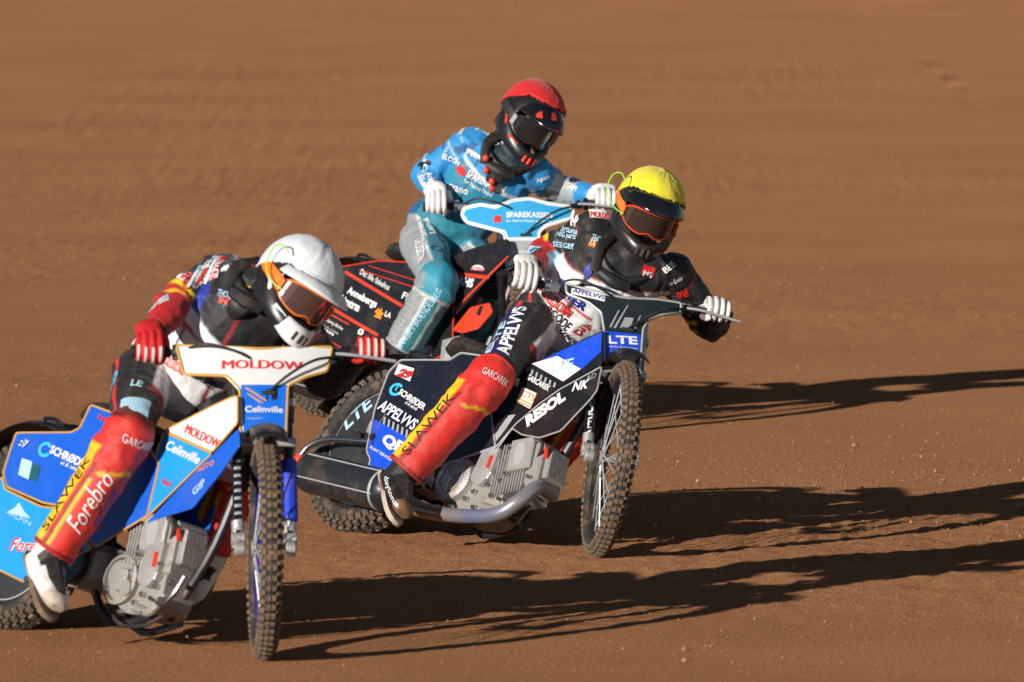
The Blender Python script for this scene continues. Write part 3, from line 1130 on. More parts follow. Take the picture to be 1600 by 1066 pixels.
        ad.disc((0, -.10, .33), RIGHT, .026, .03, 8)
        ad.disc((.11, -.12, .33), RIGHT, .014, .03, 6)
        ad.tube([(.12, -.13, .30), (.11, -.13, .37), (.13, -.13, .43)], .010, 8, 3)
        ad.box((.085, -.125, .385), (.03, .02, .05), ch=.2)
        ad.build('axle_adjuster', 'dark_steel', root)
        MB().box((.07, -.122, .375), (.045, .022, .05), ch=.2).build('axle_block', 'alu_dirty', root)


# ------------------------------------------------------------------ the three machines, measured in metres in each machine's own frame
WN, BI = ('white_ink', 'navy_ink', .035), ('navy_ink', 'white_ink', .04)
bike2 = dict(
    num=2, pose=(-.6059, .7315, .010, -.8508, .4869, -.011, .6319), rim='rim_black', rim_marks=True, tail_tube=True,
    label='black and blue motorcycle with silver edged panels, under the yellow helmeted rider',
    disc_text=('LTE', np.array((-0.175, -0.040, 0.387)) - (0, 0, .33), np.array((-0.082, -0.040, 0.492)) - (0, 0, .33), .07),
    shield=[(1.062, -0.215, 1.019), (1.078, -0.208, 0.980), (1.088, -0.130, 0.954), (1.103, -0.079, 0.918), (1.128, -0.065, 0.855), (1.181, -0.058, 0.726), (1.169, -0.008, 0.755), (1.164, 0.050, 0.768), (1.185, 0.078, 0.715), (1.118, 0.078, 0.881), (1.102, 0.094, 0.919), (1.089, 0.140, 0.953), (1.077, 0.216, 0.982), (1.061, 0.216, 1.022), (1.066, 0.121, 1.010), (1.074, 0.013, 0.990), (1.074, -0.068, 0.991)],
    shield_mat='charcoal', shield_trim='silver', shield_r=.012,
    shield_art=[
        ('poly', [(1.131, -0.060, 0.848), (1.127, 0.072, 0.857), (1.175, 0.071, 0.739), (1.163, 0.050, 0.770), (1.168, -0.008, 0.757), (1.178, -0.054, 0.731)], 'blue'),
        ('poly', [(1.068, -0.193, 1.003), (1.074, -0.070, 0.990), (1.085, -0.071, 0.962), (1.078, -0.193, 0.980)], 'white_ink'),
        ('text', 'APPELVVS', (1.075, -0.189, 0.986), (1.082, -0.074, 0.969), .018, 'blue_ink', .02),
        ('text', 'LTE', (1.150, -0.047, 0.800), (1.144, 0.063, 0.816), .034, 'white_ink', .035),
        ('text', 'logistics & transport', (1.157, -0.048, 0.785), (1.153, 0.063, 0.795), .010, 'white_ink', .0),
        ('poly', [(1.124, -0.047, 0.866), (1.095, -0.019, 0.937), (1.095, -0.014, 0.937), (1.124, -0.040, 0.865)], 'grey_ink'),
        ('poly', [(1.125, -0.033, 0.863), (1.085, 0.013, 0.963), (1.085, 0.017, 0.963), (1.124, -0.023, 0.865)], 'grey_ink'),
        ('poly', [(1.123, -0.009, 0.868), (1.105, 0.007, 0.913), (1.103, 0.040, 0.917), (1.121, 0.029, 0.872)], 'grey_ink'),
        ('poly', [(1.119, 0.042, 0.877), (1.098, 0.062, 0.931), (1.097, 0.067, 0.932), (1.120, 0.050, 0.876)], 'grey_ink')],
    tank_mat='blue',
    panels=[
        dict(a=('side_panel', [(0.087, -0.140, 0.647), (0.357, -0.140, 0.660), (0.397, -0.140, 0.693), (0.513, -0.140, 0.688), (0.774, -0.140, 0.336), (0.391, -0.140, 0.191), (0.229, -0.140, 0.192), (0.142, -0.140, 0.212), (0.135, -0.140, 0.246), (0.098, -0.140, 0.275), (0.061, -0.140, 0.439), (0.052, -0.140, 0.598)], -.14, 'navy', ('silver', .0045)), twin=True, bow=.06, art=[
            ('poly', [(0.077, -0.140, 0.401), (0.195, -0.140, 0.371), (0.379, -0.140, 0.314), (0.537, -0.140, 0.251), (0.388, -0.140, 0.196), (0.226, -0.140, 0.197), (0.146, -0.140, 0.218), (0.142, -0.140, 0.246), (0.105, -0.140, 0.275)], 'blue'),
            *[('poly', [(0.128 + 0.0300 * i, -0.140, 0.414 + -0.0088 * i), (0.140 + 0.0299 * i, -0.140, 0.412 + -0.0088 * i), (0.149 + 0.0299 * i, -0.140, 0.382 + -0.0088 * i), (0.137 + 0.0299 * i, -0.140, 0.384 + -0.0088 * i)], 'grey_ink') for i in range(6)],
            ('poly', [(0.090, -0.140, 0.587), (0.088, -0.140, 0.631), (0.187, -0.140, 0.615), (0.194, -0.140, 0.561)], 'white_ink'),
            ('text', '29', (0.101, -0.140, 0.580), (0.192, -0.140, 0.566), .036, ('red_ink', 'black_ink', .05), .03, .25),
            ('shape', shape_ring(.30, .5, 40, 340), (0.095, -0.140, 0.504), (0.172, -0.140, 0.495), .052, 'cyan_ink'),
            ('shape', shape_poly([(.44, .4), (.56, .4), (.56, 1), (.44, 1)]), (0.095, -0.140, 0.504), (0.172, -0.140, 0.495), .052, 'cyan_ink'),
            ('text', 'SCHRØDER', (0.158, -0.140, 0.507), (0.333, -0.140, 0.448), .026, 'white_ink', .035, 0),
            ('text', 'el & teknik', (0.217, -0.140, 0.471), (0.299, -0.140, 0.444), .013, 'white_ink', .01, .3),
            ('text', 'APPELVVS', (0.073, -0.140, 0.443), (0.320, -0.140, 0.365), .044, ('white_ink', 'navy_ink', .06), .02, .2),
            ('text', 'QE', (0.163, -0.140, 0.302), (0.293, -0.140, 0.268), .050, 'white_ink', .05, 0),
            ('text', 'PLANT SERVICES', (0.114, -0.140, 0.286), (0.256, -0.140, 0.242), .011, 'white_ink', .01, 0)]),
        dict(a=('tank_panel', [(0.762, -0.125, 0.648), (0.809, -0.125, 0.678), (1.098, -0.125, 0.825), (1.162, -0.125, 0.688), (0.990, -0.125, 0.585), (0.914, -0.125, 0.522), (0.829, -0.125, 0.438), (0.738, -0.125, 0.310), (0.671, -0.125, 0.358), (0.782, -0.125, 0.494)], -.125, 'black', None), bow=.05, art=[
            ('poly', [(0.835, -0.125, 0.682), (1.093, -0.125, 0.815), (1.133, -0.125, 0.737), (1.074, -0.125, 0.663), (0.919, -0.125, 0.709)], 'blue'),
            ('poly', [(0.799, -0.125, 0.670), (0.917, -0.125, 0.707), (1.067, -0.125, 0.663), (1.002, -0.125, 0.608)], 'white_ink'),
            ('text', 'LTE', (0.924, -0.125, 0.638), (1.020, -0.125, 0.660), .045, 'pale_ink', .02, 0),
            *[('poly', [(0.782 + 0.0291 * i, -0.125, 0.656 + -0.0089 * i), (0.795 + 0.0291 * i, -0.125, 0.652 + -0.0089 * i), (0.797 + 0.0290 * i, -0.125, 0.634 + -0.0088 * i), (0.786 + 0.0291 * i, -0.125, 0.636 + -0.0088 * i)], 'grey_ink') for i in range(7)],
            ('text', 'GARCAREK', (0.800, -0.125, 0.608), (0.945, -0.125, 0.564), .022, 'white_ink', .03, 0),
            ('poly', [(0.800, -0.125, 0.575), (0.888, -0.125, 0.554), (0.886, -0.125, 0.490), (0.794, -0.125, 0.518)], 'white_ink'),
            ('text', 'CTS', (0.804, -0.125, 0.539), (0.887, -0.125, 0.520), .026, 'orange_ink', .02, 0),
            *[('poly', [(0.805 + 0.0001 * i, -0.125, 0.532 + -0.0103 * i), (0.886 + 0.0001 * i, -0.125, 0.510 + -0.0102 * i), (0.885 + 0.0001 * i, -0.125, 0.505 + -0.0102 * i), (0.804 + 0.0001 * i, -0.125, 0.526 + -0.0103 * i)], 'orange_ink') for i in range(2)],
            ('poly', [(0.687, -0.125, 0.353), (0.766, -0.125, 0.458), (0.818, -0.125, 0.466), (0.792, -0.125, 0.408), (0.746, -0.125, 0.328)], 'grey_ink')]),
        dict(a=('cradle_panel', [(1.171, -0.130, 0.678), (1.199, -0.130, 0.583), (1.184, -0.130, 0.546), (1.149, -0.130, 0.494), (1.093, -0.130, 0.414), (0.996, -0.130, 0.381), (0.895, -0.130, 0.388), (0.831, -0.130, 0.410), (0.782, -0.130, 0.315), (0.752, -0.130, 0.298), (0.842, -0.130, 0.429), (0.928, -0.130, 0.513), (1.003, -0.130, 0.575)], -.13, 'black', ('silver', .003)), bow=.05, art=[
            ('text', 'RESOL', (0.911, -0.130, 0.417), (1.059, -0.130, 0.535), .052, 'white_ink', .06, 0),
            ('text', 'NK', (1.072, -0.130, 0.569), (1.149, -0.130, 0.588), .038, 'white_ink', .03, .2),
            ('text', 'AD', (1.125, -0.130, 0.615), (1.167, -0.130, 0.632), .022, 'grey_ink', .0, 0)])])

bike1 = dict(
    num=1, pose=(-1.6905, -2.763, .002, -.8641, .316, -.007, .6729), rim='rim_blue', exhaust=False, eng_shift=(.10, -.005), cyl_from=(.685, 0, .305), cyl_slope=.06,
    label='bright blue motorcycle with gold edged panels and white front shield, under the white helmeted rider',
    shield=[(1.055, -0.272, 1.037), (1.094, -0.250, 0.939), (1.101, -0.115, 0.924), (1.120, -0.072, 0.876), (1.171, -0.074, 0.751), (1.185, -0.065, 0.715), (1.176, -0.023, 0.736), (1.166, 0.004, 0.762), (1.172, 0.049, 0.748), (1.184, 0.073, 0.717), (1.113, 0.083, 0.892), (1.100, 0.144, 0.926), (1.090, 0.212, 0.950), (1.057, 0.231, 1.032), (1.065, -0.008, 1.011)],
    shield_mat='white', shield_trim='gold', shield_r=.012,
    shield_art=[
        ('poly', [(1.113, -0.068, 0.893), (1.113, 0.081, 0.894), (1.176, 0.072, 0.737), (1.170, 0.049, 0.752), (1.164, 0.004, 0.766), (1.174, -0.023, 0.743), (1.181, -0.062, 0.724)], 'azure'),
        ('poly', [(1.118, 0.013, 0.881), (1.118, 0.050, 0.881), (1.132, 0.049, 0.846), (1.134, 0.012, 0.841)], 'black_ink'),
        ('poly', [(1.116, -0.060, 0.884), (1.116, -0.049, 0.885), (1.134, 0.016, 0.841), (1.134, 0.006, 0.841)], 'gold'),
        ('poly', [(1.124, -0.054, 0.866), (1.125, -0.043, 0.864), (1.137, 0.003, 0.833), (1.137, -0.009, 0.833)], 'gold'),
        ('text', 'MOLDOW', (1.091, -0.127, 0.947), (1.092, 0.130, 0.945), .030, 'red_ink', .022),
        ('text', 'Celinville', (1.149, -0.057, 0.803), (1.150, 0.065, 0.802), .022, 'white_ink', .02),
        ('text', 'racing team', (1.160, -0.051, 0.778), (1.159, -0.002, 0.778), .010, 'pale_ink', .0)],
    tank_mat='white',
    panels=[
        dict(a=('side_panel', [(-0.001, -0.140, 0.643), (0.295, -0.140, 0.659), (0.336, -0.140, 0.677), (0.356, -0.140, 0.758), (0.577, -0.140, 0.720), (0.781, -0.140, 0.581), (0.780, -0.140, 0.409), (0.552, -0.140, 0.288), (0.347, -0.140, 0.413), (0.239, -0.140, 0.417), (0.019, -0.140, 0.460), (-0.017, -0.140, 0.506)], -.14, 'royal', ('gold', .0038)), twin=True, bow=.06, art=[
            ('text', '37', (0.028, -0.140, 0.594), (0.101, -0.140, 0.594), .030, ('royal', 'white_ink', .06), .02, .3),
            ('shape', shape_ring(.30, .5, 30, 330), (0.145, -0.140, 0.570), (0.219, -0.140, 0.566), .052, 'cyan_ink'),
            ('text', 'SCHRØDER', (0.212, -0.140, 0.583), (0.435, -0.140, 0.537), .030, 'white_ink', .035, 0),
            ('text', 'el & teknik', (0.286, -0.140, 0.550), (0.409, -0.140, 0.525), .013, 'white_ink', .01, .3),
            ('poly', [(0.070, -0.140, 0.559), (0.132, -0.140, 0.550), (0.135, -0.140, 0.489), (0.071, -0.140, 0.503)], 'pale_ink'),
            ('poly', [(0.134, -0.140, 0.546), (0.182, -0.140, 0.538), (0.182, -0.140, 0.483), (0.134, -0.140, 0.491)], 'teal_ink'),
            ('text', 'Racing', (0.413, -0.140, 0.707), (0.492, -0.140, 0.694), .022, 'red_ink', .02, 0)]),
        dict(a=('lower_side_panel', [(-0.008, -0.142, 0.491), (0.025, -0.142, 0.449), (0.240, -0.142, 0.403), (0.354, -0.142, 0.402), (0.546, -0.142, 0.282), (0.237, -0.142, 0.149), (0.052, -0.142, 0.189), (-0.069, -0.142, 0.432)], -.142, 'sky_blue', ('gold', .0038)), bow=.06, art=[
            ('poly', [(0.067, -0.142, 0.371), (0.101, -0.142, 0.388), (0.121, -0.142, 0.409), (0.159, -0.142, 0.381), (0.202, -0.142, 0.360)], 'pale_ink'),
            ('text', 'ALPIN', (0.087, -0.142, 0.363), (0.209, -0.142, 0.334), .016, 'pale_ink', .0, 0),
            ('text', 'Fore', (0.130, -0.142, 0.246), (0.267, -0.142, 0.247), .045, ('red_ink', 'white_ink', .05), .01, .3)]),
        dict(a=('tank_panel', [(0.756, -0.125, 0.695), (0.955, -0.125, 0.781), (1.052, -0.125, 0.821), (1.085, -0.125, 0.829), (1.119, -0.125, 0.739), (1.026, -0.125, 0.638)], -.125, 'white', ('gold', .0032)), bow=.05, art=[
            ('text', 'MOLDOW', (0.863, -0.125, 0.693), (1.051, -0.125, 0.650), .030, 'red_ink', .022, 0)]),
        dict(a=('middle_panel', [(0.758, -0.127, 0.689), (1.027, -0.127, 0.633), (0.762, -0.127, 0.390), (0.690, -0.127, 0.429), (0.741, -0.127, 0.582)], -.127, 'sky_blue', ('gold', .0032)), bow=.05, art=[
            ('text', 'Celinville', (0.788, -0.127, 0.634), (0.974, -0.127, 0.592), .032, 'white_ink', .02, .2),
            ('text', 'Nord', (0.813, -0.127, 0.518), (0.863, -0.127, 0.508), .022, 'red_ink', .02, 0)]),
        dict(a=('cradle_panel', [(1.039, -0.130, 0.629), (1.131, -0.130, 0.723), (1.161, -0.130, 0.670), (1.103, -0.130, 0.571), (1.002, -0.130, 0.447), (0.837, -0.130, 0.403), (0.781, -0.130, 0.384)], -.13, 'royal', None), bow=.05, art=[
            ('text', 'GIP', (0.997, -0.130, 0.488), (1.043, -0.130, 0.531), .025, 'pale_ink', .02, 0),
            ('text', 'AUTO', (0.984, -0.130, 0.564), (1.061, -0.130, 0.596), .018, 'orange_ink', .02, 0)])])


def strip(a, b_, w):
    a, b_ = np.asarray(a), np.asarray(b_)
    n_ = unit(np.cross(b_ - a, (0, 1, 0))) * w / 2
    return [a + n_, b_ + n_, b_ - n_, a - n_]


bike3 = dict(
    num=3, pose=(-.8169, 6.2582, .005, -.9044, .3145, .0043, .7578), rim='rim_black',
    label='black motorcycle with red pinstripes and light blue front shield, under the red helmeted rider',
    shield=[(1.080, -0.254, 0.974), (1.068, -0.243, 1.004), (1.065, -0.170, 1.011), (1.072, -0.108, 0.994), (1.062, -0.034, 1.020), (1.059, 0.036, 1.027), (1.067, 0.114, 1.007), (1.070, 0.209, 0.999), (1.078, 0.225, 0.980), (1.092, 0.217, 0.944), (1.109, 0.106, 0.902), (1.119, 0.078, 0.878), (1.178, 0.078, 0.732), (1.177, -0.065, 0.734), (1.129, -0.067, 0.852), (1.118, -0.075, 0.880), (1.108, -0.154, 0.906), (1.096, -0.232, 0.935)],
    shield_mat='white', shield_trim='white', shield_r=.02,
    shield_art=[
        ('poly', [(1.080, -0.243, 0.974), (1.073, -0.232, 0.993), (1.070, -0.170, 1.000), (1.077, -0.108, 0.983), (1.066, -0.035, 1.009), (1.063, 0.036, 1.016), (1.072, 0.114, 0.996), (1.074, 0.203, 0.989), (1.079, 0.214, 0.977), (1.089, 0.206, 0.953), (1.105, 0.097, 0.913), (1.118, 0.068, 0.880), (1.128, 0.068, 0.856), (1.127, -0.054, 0.858), (1.115, -0.065, 0.888), (1.103, -0.154, 0.917), (1.093, -0.224, 0.943)], 'cyan'),
        ('poly', [(1.133, -0.054, 0.844), (1.134, 0.067, 0.842), (1.174, 0.067, 0.743), (1.173, -0.054, 0.745)], 'grey'),
        ('text', 'SPAREKASSEN', (1.093, -0.062, 0.943), (1.094, 0.133, 0.940), .026, 'white_ink', .035),
        ('text', 'for Nørre Nebel og Omegn', (1.102, -0.062, 0.921), (1.103, 0.133, 0.918), .014, 'white_ink', .02),
        ('text', 'Sparinvest', (1.157, -0.046, 0.783), (1.158, 0.059, 0.782), .022, 'white_ink', .015),
        ('poly', [(1.100, -0.116, 0.925), (1.091, -0.113, 0.947), (1.087, -0.105, 0.958), (1.089, -0.094, 0.952), (1.089, -0.081, 0.952), (1.100, -0.083, 0.924)], 'red_ink')],
    tank_mat='black',
    panels=[
        dict(a=('side_panel', [(-0.071, -0.140, 0.617), (0.043, -0.140, 0.640), (0.286, -0.140, 0.679), (0.514, -0.140, 0.685), (0.847, -0.140, 0.576), (0.925, -0.140, 0.328), (0.591, -0.140, 0.166), (0.205, -0.140, 0.281), (-0.027, -0.140, 0.344), (-0.111, -0.140, 0.436)], -.14, 'black', ('red', .004)), twin=True, bow=.06, art=[
            ('poly', strip((0.075, -0.140, 0.619), (0.539, -0.140, 0.491), .014), 'orange_red'),
            ('poly', strip((0.057, -0.140, 0.452), (0.424, -0.140, 0.354), .014), 'orange_red'),
            ('poly', strip((0.174, -0.140, 0.633), (0.604, -0.140, 0.574), .004), 'red'),
            ('poly', strip((0.234, -0.140, 0.653), (0.614, -0.140, 0.603), .004), 'red'),
            ('poly', strip((0.038, -0.140, 0.431), (0.206, -0.140, 0.389), .006), 'orange_red'),
            ('text', 'Det lille fiskehus', (0.186, -0.140, 0.613), (0.419, -0.140, 0.552), .026, 'white_ink', .01, 0),
            ('text', 'Annebergs', (0.131, -0.140, 0.516), (0.362, -0.140, 0.461), .042, 'white_ink', .035, 0),
            ('text', 'Limtræ', (0.100, -0.140, 0.480), (0.251, -0.140, 0.446), .038, 'white_ink', .035, 0),
            ('text', 'Esbjerg-Bolte', (0.015, -0.140, 0.398), (0.169, -0.140, 0.356), .018, 'white_ink', .01, .2),
            ('text', 'TLF 75 13 22 00', (0.011, -0.140, 0.375), (0.144, -0.140, 0.340), .008, 'white_ink', .0, 0),
            ('text', '●●●●●', (0.006, -0.140, 0.363), (0.115, -0.140, 0.332), .010, 'white_ink', .0, 0),
            ('shape', shape_poly([(.1, .1), (.9, .1), (.75, .35), (.95, .6), (.7, .65), (.6, 1), (.45, .7), (.3, .9), (.05, .5), (.3, .35)]), (0.357, -0.140, 0.429), (0.430, -0.140, 0.417), .055, 'orange_ink'),
            ('text', 'FH', (0.521, -0.140, 0.524), (0.589, -0.140, 0.511), .03, 'white_ink', .02, 0),
            ('text', 'LA', (0.438, -0.140, 0.440), (0.482, -0.140, 0.431), .024, 'white_ink', .03, 0),
            ('text', 'ø', (0.280, -0.140, 0.351), (0.320, -0.140, 0.342), .03, 'white_ink', .01, 0)]),
        dict(a=('tank_panel', [(0.748, -0.125, 0.722), (0.904, -0.125, 0.772), (1.111, -0.125, 0.825), (1.157, -0.125, 0.755), (1.002, -0.125, 0.584), (0.836, -0.125, 0.417), (0.741, -0.125, 0.518), (0.723, -0.125, 0.630)], -.125, 'black', None), bow=.05, art=[
            ('poly', strip((0.802, -0.125, 0.654), (1.060, -0.125, 0.649), .016), 'orange_red'),
            ('poly', strip((1.151, -0.125, 0.749), (0.869, -0.125, 0.486), .012), 'orange_red'),
            ('text', 'AHS', (0.856, -0.125, 0.606), (0.965, -0.125, 0.598), .040, ('white_ink', 'black_ink', .03), .05, 0),
            ('shape', shape_oval(), (0.933, -0.125, 0.678), (1.005, -0.125, 0.676), .022, 'white_ink'),
            ('text', 'KISBO', (0.926, -0.125, 0.675), (1.018, -0.125, 0.674), .016, ('red_ink', 'white_ink', .05), .02, 0)]),
        dict(a=('knee_scoop', [(0.907, -0.130, 0.408), (0.992, -0.130, 0.514), (1.113, -0.130, 0.541), (1.147, -0.130, 0.501), (1.081, -0.130, 0.424), (0.981, -0.130, 0.399)], -.13, 'orange_red', None), bow=.05, art=[
            ('poly', [(1.043, -0.130, 0.486), (1.055, -0.130, 0.521), (1.076, -0.130, 0.525), (1.072, -0.130, 0.480)], 'black_ink')])])

BIKE = {}
for q in (bike1, bike2, bike3):
    BIKE[q['num']] = motorcycle(q)
    # local transforms are read later without a scene update


# ------------------------------------------------------------------ riders
def remesh(mb, name, voxel, it, parent, loc, material):
    """join overlapping limbs into one continuous skin"""
    me = mb.mesh(name, material, 0)
    o = bpy.data.objects.new(name, me)
    COL.objects.link(o)
    md = o.modifiers.new('r', 'REMESH')
    md.mode = 'VOXEL'
    md.voxel_size = voxel
    dg = bpy.context.evaluated_depsgraph_get()
    new = bpy.data.meshes.new_from_object(o.evaluated_get(dg))
    bpy.data.objects.remove(o)
    bpy.data.meshes.remove(me)
    new.name = name
    V = np.zeros(len(new.vertices) * 3)
    new.vertices.foreach_get('co', V)
    V = V.reshape(-1, 3)
    E = np.zeros(len(new.edges) * 2, np.int64)
    new.edges.foreach_get('vertices', E)
    E = E.reshape(-1, 2)
    deg = np.bincount(E.ravel(), minlength=len(V))[:, None]
    for k in range(it):
        A = np.zeros_like(V)
        for c in range(3):
            A[:, c] = np.bincount(E[:, 0], V[E[:, 1], c], len(V)) + np.bincount(E[:, 1], V[E[:, 0], c], len(V))
        V = V + .5 * (A / deg - V)
    new.materials.clear()
    new.materials.append(M[material])
    return new, V, E


def put(me, V, name, parent, loc):
    me.vertices.foreach_set('co', (V - np.asarray(loc)).astype(np.float32).ravel())
    me.shade_smooth()
    me.update()
    return obj(name, me, parent)


class Limb:
    """one swept limb that can tell for any point how far along it lies and at which angle"""

    def __init__(s, name, P, r, wide, ref):
        s.name, s.ref = name, np.asarray(ref, float)
        r = np.asarray(r, float)
        if r.ndim == 1:
            r = np.stack([r, r], 1)
        s.P, s.r, s.wide = np.asarray(P, float), r, wide
        A = smooth_path(np.hstack([s.P, r]), 8)
        s.pts, s.rad = A[:, :3], A[:, 3:]
        d = np.linalg.norm(np.diff(s.pts, axis=0), axis=1)
        s.len = d.sum()
        s.t = np.concatenate([[0], np.cumsum(d)]) / s.len
        T = np.gradient(s.pts, axis=0)
        s.T = T / np.linalg.norm(T, axis=1)[:, None]

    def locate(s, V):
        D = np.linalg.norm(V[:, None] - s.pts[None], axis=2)
        k = D.argmin(1)
        dist = D[np.arange(len(V)), k] / s.rad[k].mean(1)
        T = s.T[k]
        w = V - s.pts[k]
        al = (w * T).sum(1)
        t = np.clip(s.t[k] + al / s.len, 0, 1)
        rv = w - T * al[:, None]
        a = s.ref - T * (T @ s.ref)[:, None]
        a /= np.linalg.norm(a, axis=1)[:, None] + 1e-9
        b = np.cross(T, a)
        ang = np.degrees(np.arctan2((rv * b).sum(1), (rv * a).sum(1)))
        return dist, t, ang, k


def fold(P, n_, seed):
    r = np.random.default_rng(seed)
    o = np.zeros(len(P))
    for k in range(n_):
        d = unit(r.normal(size=3))
        e = unit(r.normal(size=3))
        f = r.uniform(45, 110)
        ph = r.uniform(0, 6.3)
        o += np.sin(P @ d * f + 2.2 * np.sin(P @ e * r.uniform(12, 30) + ph)) * 35 / f
    return o / n_ ** .5


def person(cfg):
    c = cfg
    loc = np.asarray(c['loc'], float)
    root = obj('person', None)
    root.location = loc
    root['label'] = c['label']
    root['category'] = 'rider'
    root['group'] = 'speedway riders leaning into the bend'
    J = {k: np.asarray(v, float) for k, v in c['J'].items()}
    side_r = unit(J['shR'] - J['shL'])                       # towards the rider's right
    pel, nk = J['pelvis'], J['neck']
    up = unit(nk - pel)
    front = unit(np.cross(up, side_r) * (-1 if np.cross(up, side_r)[1] > 0 else 1))
    hipw = unit(J['hipR'] - J['hipL'])
    chest = pel * .38 + nk * .62 + front * .01
    waist = pel * .72 + nk * .28 + c.get('bow', 0) * front
    ubk = pel * .15 + nk * .85
    hands, limbs = {}, []
    limbs.append(Limb('torso', [pel - up * .09, pel, waist, chest, ubk, nk + up * .03], [(.13, .10), (.172, .128), (.160, .118), (.188, .130), (.165, .105), (.075, .07)], side_r, front))
    limbs.append(Limb('yoke', [J['shR'] + side_r * .0, ubk + side_r * .08 + up * .035, ubk + up * .045, ubk - side_r * .08 + up * .035, J['shL']], [.074, .082, .085, .082, .074], None, front))
    limbs.append(Limb('hips', [J['hipR'], pel, J['hipL']], [.098, .12, .098], None, front))
    for s_ in 'RL':
        g = np.asarray(c['grip' + s_], float)
        el = J['el' + s_]
        wr = g + unit(el - g) * .105 + np.array([0, 0, .012])
        hands[s_] = (g, wr, el)
        sh = J['sh' + s_]
        limbs.append(Limb('arm' + s_, [sh, sh * .55 + el * .45, el, el * .5 + wr * .5, wr, wr * .55 + g * .45], [.076, .069, .063, .058, .043, .033], None, front))
        hp, kn, an = J['hip' + s_], J['kn' + s_], J['an' + s_]
        limbs.append(Limb('leg' + s_, [hp, hp * .55 + kn * .45, kn, kn * .6 + an * .4, an], np.array([.108, .096, .072, .058, .046]) * c.get('leg_k', (1, 1, 1, 1, 1)), None, c['out' + s_]))
        to = J['to' + s_]
        limbs.append(Limb('foot' + s_, [an + unit(an - to) * .03, an * .5 + to * .5, to], [(.042, .045), (.043, .036), (.036, .026)], None, (0, 0, 1)))
    # head
    hc, hf, hu = J['head'], unit(c['face']), np.asarray(c['crown'], float)
    hu = unit(hu - hf * (hu @ hf))
    hl = np.cross(hu, hf)
    HM = np.stack([hf, hl, hu], 1)
    limbs.append(Limb('neck', [ubk + up * .03, nk + up * .03, hc - hu * .03 - hf * .02], [.066, .060, .058], None, front))
    mb = MB()
    for L in limbs:
        mb.tube(L.P, L.r, 18, 6, wide=L.wide)
    for q_ in (J['shR'], J['shL']):
        mb.ell(q_, (.078, .078, .078))
    # skull with brow, nose, mouth, chin and ears
    mb.ell(hc - hf * .012, (.094, .074, .108), HM)
    mb.ell(hc + hf * .052 - hu * .075, (.040, .040, .045), HM, 12, 8)
    mb.tube([hc + hf * .083 + hu * .02, hc + hf * .104 - hu * .022, hc + hf * .088 - hu * .034], [.009, .014, .010], 8, 3)
    for q in (-1, 1):
        mb.ell(hc + hf * .080 + hl * .031 * q + hu * .022, (.014, .020, .008), HM, 10, 6)
        mb.ell(hc - hf * .01 + hl * .075 * q - hu * .01, (.018, .010, .030), HM, 10, 6)
    mb.ell(hc + hf * .082 - hu * .058, (.012, .024, .009), HM, 10, 6)
    me, V, E = remesh(mb, 'body', .0058, 7, root, loc, 'fabric')
    # cloth folds, deeper at the joints
    loc_all = [L.locate(V) for L in limbs]
    dist = np.stack([q[0] for q in loc_all], 1)
    hd = np.linalg.norm((V - hc) @ HM / np.array([.105, .085, .115]), axis=1)
    which = dist.argmin(1)
    tt = np.take_along_axis(np.stack([q[1] for q in loc_all], 1), which[:, None], 1)[:, 0]
    ang = np.take_along_axis(np.stack([q[2] for q in loc_all], 1), which[:, None], 1)[:, 0]
    ishead = (hd < 1.12)
    joints = np.array([J[k] for k in ('elR', 'elL', 'knR', 'knL', 'shR', 'shL', 'hipR', 'hipL', 'pelvis')])
    jd = np.exp(-(np.linalg.norm(V[:, None] - joints[None], axis=2).min(1) / .13) ** 2)
    nm = np.zeros(len(me.vertices) * 3)
    me.vertices.foreach_set('co', V.astype(np.float32).ravel())
    me.update()
    me.vertices.foreach_get('normal', nm)
    nm = nm.reshape(-1, 3)
    amp = np.where(ishead, 0, .0036 + .0060 * jd)
    lens_ = np.array([L.len for L in limbs])[which]
    rip = np.sin(tt * lens_ * 2 * math.pi / .048 + 2.5 * fold(V * .35, 3, c['seed'] + 20) + 1.6 * np.sin(np.radians(ang) * 2 + tt * 9) + .8 * np.sin(np.radians(ang) * 5))
    rip = np.maximum(rip, -.35) * np.clip(fold(V * .6, 4, c['seed'] + 9) + .6, 0, 1.4)
    crz = np.array([.42 - abs(noise.noise(Vector(q * 9 + c['seed']))) * 2.0 + .45 * (.3 - abs(noise.noise(Vector(q * 21)))) for q in V])
    amp2 = np.where(ishead, 0, .0052 + .0075 * jd)
    V = V + nm * (crz * amp2 + fold(V, 6, c['seed']) * amp * .7 + np.where(ishead, 0, .0010 + .0026 * jd) * rip)[:, None]
    names = [L.name for L in limbs]
    lim = np.array(names)[which]
    Cc = c['paint'](lim, tt, ang, V, dict(pel=pel, nk=nk, up=up, front=front, side=side_r, J=J))
    near_neck = np.linalg.norm(V - (nk + up * .05), axis=1) < .115
    Cc[near_neck | (lim == 'neck')] = lin(c.get('collar', '141416'))
    Cc[ishead] = lin('8a5a44')
    deg_ = np.bincount(E.ravel(), minlength=len(V))[:, None] + 1
    A_ = Cc.copy()
    for k_ in range(3):
        A_[:, k_] += np.bincount(E[:, 0], Cc[E[:, 1], k_], len(V)) + np.bincount(E[:, 1], Cc[E[:, 0], k_], len(V))
    setcol(me, A_ / deg_)
    body = put(me, V, 'body', root, loc)
    helmet(root, c, hc - loc, HM)
    brace(root, c, J, loc, up, front, side_r)
    for s_ in 'RL':
        glove(root, c, *hands[s_], c['bar' + s_], loc, s_)
        if c.get('gaiter' + s_, True):
            gaiter(root, c, J['kn' + s_], J['an' + s_], J['hip' + s_], loc, c['out' + s_], s_)
        boot(root, c, J['an' + s_], J['to' + s_], J['kn' + s_], loc, s_)
    return root, body, loc


